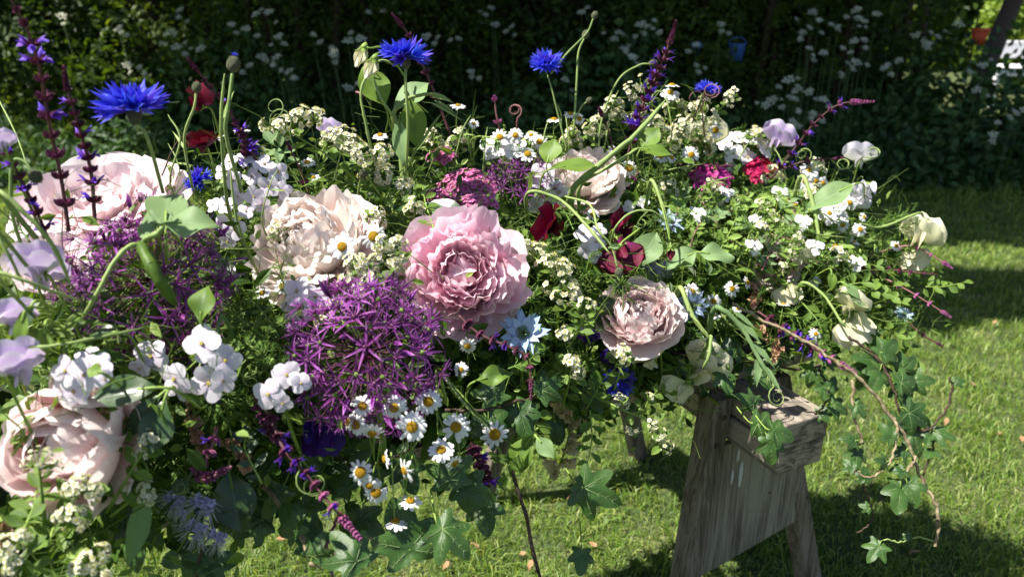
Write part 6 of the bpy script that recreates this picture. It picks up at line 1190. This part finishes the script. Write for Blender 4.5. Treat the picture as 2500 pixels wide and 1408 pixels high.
for x,y,L_,al,lk,k_,d_,m_ in iv: ivy_leaf(x,y,L_,(al[0],al[1],.15),lk,(.1*al[0],.35,.9),d_,0,k_,m_)
vine([(1790,740,1.14),(1850,775,1.14),(1960,830,1.13),(2050,890,1.12),(2100,925,1.12),(2180,1020,1.12),(2215,1080,1.12),(2255,1180,1.13),(2285,1230,1.13),(2290,1290,1.13),(2282,1335,1.13)],'long pale bare vine arching down at the right',4.0,4.4,leaves=[(.62,46,(-.8,-.2,.2),(0,.3,.9),0)],label='long pale bare vine arching down at the right edge')
vine([(2185,1020,1.12),(2190,1060,1.11),(2175,1120,1.11),(2130,1165,1.10),(2090,1150,1.1)],'short pale side vine with lit ivy leaves',3.4,2.6,leaves=[(.55,44,(-.7,.2,.3),(.1,.4,.9),0),(1,36,(-.5,.8,.2),(0,.4,.9),2),(.35,50,(-.5,.7,.2),(0,.4,.9),2)])
vine([(2235,1115,1.12),(2215,1150,1.11),(2205,1165,1.11)],'vine stub with the brightest lit ivy leaves',4,3,leaves=[(.9,70,(.25,-.9,.2),(-.2,.4,.9),2),(1,78,(-.3,-.9,.2),(.2,.3,.9),2),(.5,40,(-.7,.2,.2),(0,.4,.9),2)],label='vine stub carrying the brightest lit ivy leaves at the right')
vine([(2084,930,1.11),(2080,1000,1.11),(2085,1020,1.11),(2105,1070,1.11),(2100,1085,1.12)],'thin pale vine right of the trestle rail',4,2.5,leaves=[(.15,50,(.6,-.8,.2),(0,.3,.9),0),(.9,48,(-.8,.2,.1),(0,.3,.9),0),(1,60,(-.3,-.9,.1),(.1,.3,.9),2)])
vine([(2070,820,1.2),(2140,870,1.19),(2180,940,1.18),(2200,1010,1.18),(2255,1050,1.18),(2310,1000,1.18),(2325,950,1.18),(2318,920,1.18)],'dark looping vine with ivy leaves at the right',3.6,2.4,'barkd',leaves=[(.3,70,(.6,.2,.2),(0,.3,.9),0),(.4,84,(.8,-.4,.2),(0,.3,.9),0),(.5,74,(.3,-1,.1),(0,.3,.9),0),(.62,40,(-.3,-.7,.1),(0,.3,.9),2),(.95,30,(.7,.1,.1),(0,.3,.9),0),(.2,70,(-.4,-.7,.2),(0,.2,.9),2),(.15,66,(.5,.4,.2),(.1,.2,.9),2),(.45,60,(-.5,-.3,.2),(.1,.2,.9),0)],label='dark looping vine with many shaded ivy leaves at the right')
vine([(2260,1040,1.18),(2280,1080,1.18),(2262,1130,1.18),(2255,1160,1.18)],'dark side stem with a large ivy leaf at the far right',3,2,'barkd',leaves=[(.1,58,(.8,-.3,.2),(0,.4,.9),0),(.4,50,(-.2,-.5,.1),(0,.8,.3),2)])
vine([(2120,860,1.2),(2170,900,1.2),(2210,935,1.2)],'dark ivy cluster below the open cream sweet pea',3,2,'barkd',leaves=[(.1,84,(-.2,-.9,.2),(.1,.2,.9),2),(.4,80,(-.5,.2,.2),(.1,.3,.9),0),(.7,70,(.6,.4,.2),(0,.3,.9),0),(1,66,(.9,.1,.2),(0,.3,.9),0),(.9,70,(0,-1,.1),(0,.3,.9),2)])
vine([(2280,1320,1.13),(2240,1310,1.13),(2200,1322,1.12),(2160,1318,1.12)],'low thin vine tip with a small lit leaf',2.5,1.5,'stemp',leaves=[(.6,22,(.2,.8,.2),(0,.3,.9),2),(1,60,(-.5,-.5,.2),(0,.3,.9),0)])
vine([(2090,1300,1.2),(2130,1270,1.2),(2120,1210,1.18),(2110,1180,1.17)],'faint vine behind the lit ivy leaves',2,1.5,'barkd',leaves=[(1,40,(.2,.8,.1),(0,.3,.9),2),(.5,30,(-.6,.3,.1),(0,.3,.9),0)])
vine([(2000,900,1.2),(2020,950,1.19),(2010,990,1.19),(1990,1010,1.2)],'dark vine with two drooping leaves above the rail end',3,2,'barkd',leaves=[(.2,46,(-.2,-.9,.1),(.1,.3,.9),2),(.6,60,(.8,-.3,.1),(0,.3,.9),0),(1,44,(.8,.2,.2),(0,.5,.8),2),(.4,40,(.5,.7,.1),(.1,.3,.9),2)])
vine([(640,1180,.80),(735,1310,.76),(760,1375,.75),(800,1370,.76),(830,1340,.78),(870,1310,.8),(1000,1320,.8),(1065,1290,.78)],'brown twisted vine at the bottom centre',6,3,leaves=[(.15,90,(-.4,.4,.2),(0,.3,.9),2),(.3,70,(.3,.8,.2),(0,.3,.9),0)])
vine([(830,1250,.8),(800,1330,.78),(815,1420,.76)],'reddish vine crossing the twisted one',4,4,'stempk')
vine([(700,1150,.82),(620,1180,.82),(560,1230,.82),(500,1330,.8),(480,1420,.8)],'dark vine with ivy leaves behind the lilac phacelia',4,3,'barkd',leaves=[(.1,90,(-.5,.2,.2),(0,.3,.9),2),(.25,100,(.4,-.9,.1),(0,.3,.9),0),(.4,100,(-.6,-.6,.1),(0,.3,.9),2),(.6,110,(.7,-.3,.1),(0,.3,.9),0),(.8,90,(-.7,-.2,.1),(0,.3,.9),2),(.95,90,(.7,.3,.1),(0,.3,.9),2)])
vine([(1000,1100,.86),(900,1130,.86),(780,1100,.86),(700,1100,.86)],'dark vine behind the hanging daisies',4,3,'barkd',leaves=[(.1,90,(.4,-.9,.1),(0,.3,.9),2),(.3,90,(-.3,-1,.1),(0,.3,.9),0),(.5,80,(.5,.6,.1),(0,.3,.9),2),(.7,90,(-.5,-.8,.1),(0,.3,.9),2),(.9,90,(-.3,-.9,.1),(0,.3,.9),0),(.2,80,(.8,-.1,.1),(0,.3,.9),2),(.6,90,(.2,-1,.1),(0,.3,.9),0)])
vine([(1090,1000,.9),(1180,1000,.9),(1260,980,.92),(1330,960,.95)],'dark leafy vine under the blue nigella',4,3,'barkd',leaves=[(.1,90,(.1,-.9,.1),(0,.3,.9),2),(.3,90,(.6,-.6,.1),(0,.3,.9),2),(.5,90,(-.2,.8,.1),(0,.3,.9),0),(.7,90,(.3,-.9,.1),(0,.3,.9),2),(.9,90,(.6,.4,.1),(0,.3,.9),0),(.4,90,(.1,-1,.1),(0,.3,.9),0),(.85,80,(-.3,-.8,.1),(0,.3,.9),2)])
vine([(1500,850,1.18),(1450,900,1.12),(1400,940,1.08),(1350,1000,1.06)],'dark leafy vine left below the shell pink peony',4,3,'barkd',leaves=[(.2,80,(.3,-.9,.1),(0,.3,.9),2),(.4,80,(-.8,-.2,.1),(0,.3,.9),2),(.6,80,(.5,-.8,.1),(0,.3,.9),0),(.8,80,(-.6,.3,.1),(0,.3,.9),2),(1,70,(.2,-1,.1),(0,.3,.9),2)])
vine([(1640,860,1.2),(1730,880,1.2),(1820,880,1.22),(1940,900,1.24),(2010,890,1.24)],'dark leafy vine along the top of the trestle',4,3,'barkd',leaves=[(.1,70,(.3,-.9,.1),(0,.3,.9),2),(.25,70,(-.5,.7,.1),(0,.3,.9),0),(.4,70,(.4,.8,.1),(0,.3,.9),2),(.55,70,(.4,-.8,.1),(0,.3,.9),0),(.7,70,(-.4,.8,.1),(0,.3,.9),2),(.85,66,(.6,-.5,.1),(0,.3,.9),2),(1,60,(.5,.5,.1),(0,.3,.9),0)])

# more upright frothy cream sprays and light stems along the crest
for i,(x,y,h) in enumerate([(650,370,60),(790,330,60),(1050,330,50),(1130,330,40),(1320,340,40),(1380,330,40),(1450,300,50),(1660,250,50),(1620,300,60),(1700,340,40),(1840,330,30),(1900,420,40),(2010,400,30),(900,520,60),(1010,500,50),(1640,450,40),(1760,470,40),(1840,560,40),(1980,470,30),(2060,620,40),(700,560,40)]):
    dx=(-22,18,4,-10)[i%4]
    blossom_sprig([(x,y+h,None),(x+dx*.4,y+h*.4,D(x,y+h)),(x+dx,y,D(x,y+h)-.01)],[(x+dx,y,20,7),(x+dx-14,y+16,17,5),(x+dx+13,y+22,17,5)],'small upright cream blossom sprig',fs=8,lsz=30,nl=9)
for i,(x,y,dx,dy) in enumerate([(660,400,-50,-60),(820,440,30,-110),(1110,400,40,-120),(1180,420,10,-110),(1320,400,20,-110),(1390,380,-10,-100),(1480,340,30,-120),(1640,330,-20,-110),(1800,400,60,-80),(1920,450,-30,-90),(1700,470,90,-40),(1560,540,100,-60),(1850,520,110,-60),(1760,560,-90,-50),(2000,520,80,30),(1600,430,120,-30),(1950,560,120,20),(450,470,-40,-120),(300,760,-150,-40),(640,540,40,-130)]):
    d0=D(x,y)-.02; stalk([(x,y,d0),(x+dx*.45,y+dy*.65,d0-.01),(x+dx,y+dy,d0)],'slender light green stem',r=2.2,r1=1.2,leaves=[(x+dx*.5,y+dy*.6,x+dx*.5+24,y+dy*.6-16,6)])

for a,b,c,L_ in [((1700,520),(1730,470),(1780,440),40),((1800,560),(1840,540),(1890,520),44),((1880,600),(1930,560),(1990,560),40),((1660,600),(1700,590),(1760,600),40),((1820,480),(1860,460),(1920,450),36),((1980,640),(2040,630),(2100,650),40),((1740,420),(1760,380),(1800,350),34),((1950,520),(1990,480),(2030,440),34),((1600,560),(1640,520),(1680,510),36),((2060,680),(2110,660),(2180,660),36)]:
    feather([(a[0],a[1],D(*a[:2])-.03),(b[0],b[1],D(*b[:2])-.035),(c[0],c[1],D(*c[:2])-.04)],FE,L=L_,n=14)
for i,(x,y) in enumerate([(1770,470),(1850,540),(1905,470),(1960,540),(1990,600),(1700,520),(2090,640),(1840,600)]):
    rocket(x,y,[(x-10,y-6,26,(-.3,.4,.8)),(x+12,y-2,28,(.2,.5,.8)),(x+2,y+14,24,(0,.1,1))],'three little white flowers','white',dd=-.03,group=None)
# ------------------------------------------------------------ greenery packed round and under the flowers
for (o, lk, x, y, _) in ITEMS:
    if o['category'] in ('cow parsley', 'fallen leaf', 'plant pot', 'bucket', 'flower base', 'ivy vine', 'ivy leaf') or y < 360 and o['category'] in ('cornflower', 'salvia', 'flower bud', 'stem', 'tendril'): continue
    if x > 1850 and y > 930 or 1220 < x < 1700 and y > 960 or 600 < x and y > 1240: continue
    p = o.matrix_basis.translation
    if o['category'] in ('salvia', 'flower bud', 'stem', 'tendril', 'daisy') and y > 850: continue
    FILL.append((p+CF*.03-Vector((0, 0, .012)), .03))
M['fol1'] = stuff_mat('packed_leaves', (.025, .06, .010), (.075, .15, .020), (.16, .25, .04), .35)
M['fol2'] = stuff_mat('packed_pale_leaves', (.07, .13, .02), (.15, .24, .045), (.26, .36, .09), .35)
scatter('mixed_foliage', 9000, M['fol1'], .022, .45, 'mixed green leaves packed between the flowers', (.04, .03, .018), .05)
scatter('pale_foliage', 5200, M['fol2'], .013, .5, 'tiny pale leaves packed between the flowers', (.045, .035, .018), .03)
# thin stalks and threads
def threads_stuff(name, n, label, L, w_, mat, spread):
    Pn = np.array([tuple(q) for q, _ in FILL]); idx = rng.integers(0, len(Pn), n); b = Pn[idx]+rng.normal(0, 1, (n, 3))*np.array(spread); c = np.array([BEDC(q[0]) for q in b]); b = b+(c-b)*rng.uniform(0, .35, n)[:, None]
    a = rng.normal(0, 1, (n, 3)); a[:, 2] = np.abs(a[:, 2])*.8; a /= np.linalg.norm(a, axis=1)[:, None]; s_ = np.cross(a, rng.normal(0, 1, (n, 3))); s_ /= np.linalg.norm(s_, axis=1)[:, None]; s2 = np.cross(a, s_); l = (L*rng.uniform(.4, 1.2, n))[:, None]; bend = s_*l*rng.uniform(-.2, .2, n)[:, None]
    V = np.zeros((n, 9, 3))
    for k, (u, rw) in enumerate(((0, 1.), (.5, .8), (1, .3))):
        c_ = b+a*l*(u-.4)+bend*4*u*(1-u)
        for j in range(3): V[:, k*3+j] = c_+(s_*math.cos(j*2.094)+s2*math.sin(j*2.094))*w_*rw
    o = (np.arange(n)*9)[:, None]; F_ = np.concatenate([o+np.array([[k*3+j, k*3+(j+1) % 3, (k+1)*3+(j+1) % 3, (k+1)*3+j]]) for k in range(2) for j in range(3)], 0)
    tag(link(name, mesh_np(name, V.reshape(-1, 3), F_, mat, np.repeat(rng.uniform(0, 1, n), 9))), label, 'foliage', None, 'stuff')
threads_stuff('thread_foliage', 9000, 'fine green threads of foliage filling the spray', .035, .00042, M['fol2'], (.04, .03, .02))
threads_stuff('packed_stalks', 1500, 'thin green stalks crossing between the flowers', .10, .0009, M['fol2'], (.03, .03, .01))
# leaves that skirt the bed all round
n = 5200; X = rng.uniform(-1.0, .56, n); an = rng.uniform(0, 2*PI, n); c = np.array([BEDC(x) for x in X]); ry = np.where(X > .35, .13, .19)*rng.uniform(.85, 1.2, n)
Pn = np.stack([X, c[:, 1]+np.cos(an)*ry, c[:, 2]+.0+np.sin(an)*ry*.72], 1); keep = Pn[:, 2] > .56; Pn = Pn[keep]
tag(link('skirting_foliage', leaves_np('skirting_foliage', Pn, .045, M['fol1'], (0, -.3, .5), .6)), 'dark broad leaves lining the bed of the spray', 'foliage', None, 'stuff')
# ------------------------------------------------------------ labels
LM = [(750,585,'the cream blush peony'),(1128,668,'the open pink peony'),(150,1085,'the shaded goblet peony'),(235,505,'the open blush peony at the upper left'),(1428,425,'the pale rear peony'),(1565,765,'the shell pink peony on the right'),(372,655,'the left purple allium'),(893,862,'the large front allium'),(1268,470,'the small rear allium'),(325,245,'the broad left cornflower'),(985,125,'the highest cornflower'),(1332,150,'the mid blue cornflower'),(1732,215,'the small far cornflower'),(1362,562,'the left deep red sweet pea'),(1512,595,'the right deep red sweet pea'),(1277,815,'the blue love in a mist'),(1862,410,'the crimson sweet william'),(1735,425,'the magenta sweet william'),(1138,450,'the pink flower dome'),(1990,1090,'the near end of the trestle rail'),(1702,920,'the large cream sweet pea over the trestle'),(2102,778,'the open cream sweet pea at the right'),(2238,590,'the far right cream sweet pea'),(480,1250,'the lilac phacelia'),(2095,402,'the upper white sweet pea'),(1640,100,'the tall dark salvia spike'),(1113,1042,'the largest hanging daisy'),(430,515,'the folded pale pea leaf'),(1110,1300,'the bright veined ivy leaf'),(530,968,'the green thread seed head'),(100,160,'the tallest violet salvia'),(560,165,'the round bud on its tall stem'),(1945,620,'the half hidden peony'),(1690,745,'the lower blue love in a mist'),(2391,90,'the orange pot'),(1822,132,'the blue bucket'),(92,675,'the large lilac sweet pea'),(1850,1250,'the trestle panel'),(2200,1190,'the brightest lit ivy leaves'),(770,1200,'the long pink salvia'),(2040,280,'the arching pink salvia')]
def rel(dx, dy):
    h = 'left' if dx < 0 else 'right'; v = 'above' if dy < 0 else 'below'; dd = math.hypot(dx, dy); near = 'just ' if dd < 75 else ('' if dd < 150 else 'well ')
    if abs(dx) > 2.2*abs(dy): return near+h+' of'
    if abs(dy) > 2.2*abs(dx): return near+v
    return near+v+' and '+h+' of'
from collections import Counter
cnt = Counter(lk for _, lk, _, _, lb in ITEMS if not lb); used = set(); SKIP = {('peony'), ('allium')}
for o, lk, x, y, lb in ITEMS:
    if lb: used.add(lb); continue
    if cnt[lk] == 1: o['label'] = lk; used.add(lk)
for o, lk, x, y, lb in ITEMS:
    if lb or cnt[lk] == 1: continue
    c = sorted(LM, key=lambda q: math.hypot(q[0]-x, q[1]-y)); done = False
    for a in c[:4]:
        t_ = '%s %s %s' % (lk, rel(x-a[0], y-a[1]), a[2])
        if t_ not in used and len(t_.split()) <= 16 : done = True; break
    if not done:
        for i in range(6):
            for j in range(i+1, 7):
                sh = lk.replace('with a bright yellow disc', '').replace('of thread like green leaves', '').replace(' with a flat white flower head', '').replace('small leaved ', '').strip()
                t_ = '%s between %s and %s' % (sh, c[i][2], c[j][2])
                if t_ not in used and len(t_.split()) <= 16: done = True; break
            if done: break
    if not done:
        k = 2
        for wd in ('higher one', 'lower one', 'smaller one', 'fainter one', 'farther one'):
            t_ = '%s %s, %s' % (' '.join(lk.split()[:5]), rel(x-c[0][0], y-c[0][1])+' '+c[0][2], wd)
            if t_ not in used: break
    o['label'] = t_; used.add(t_)
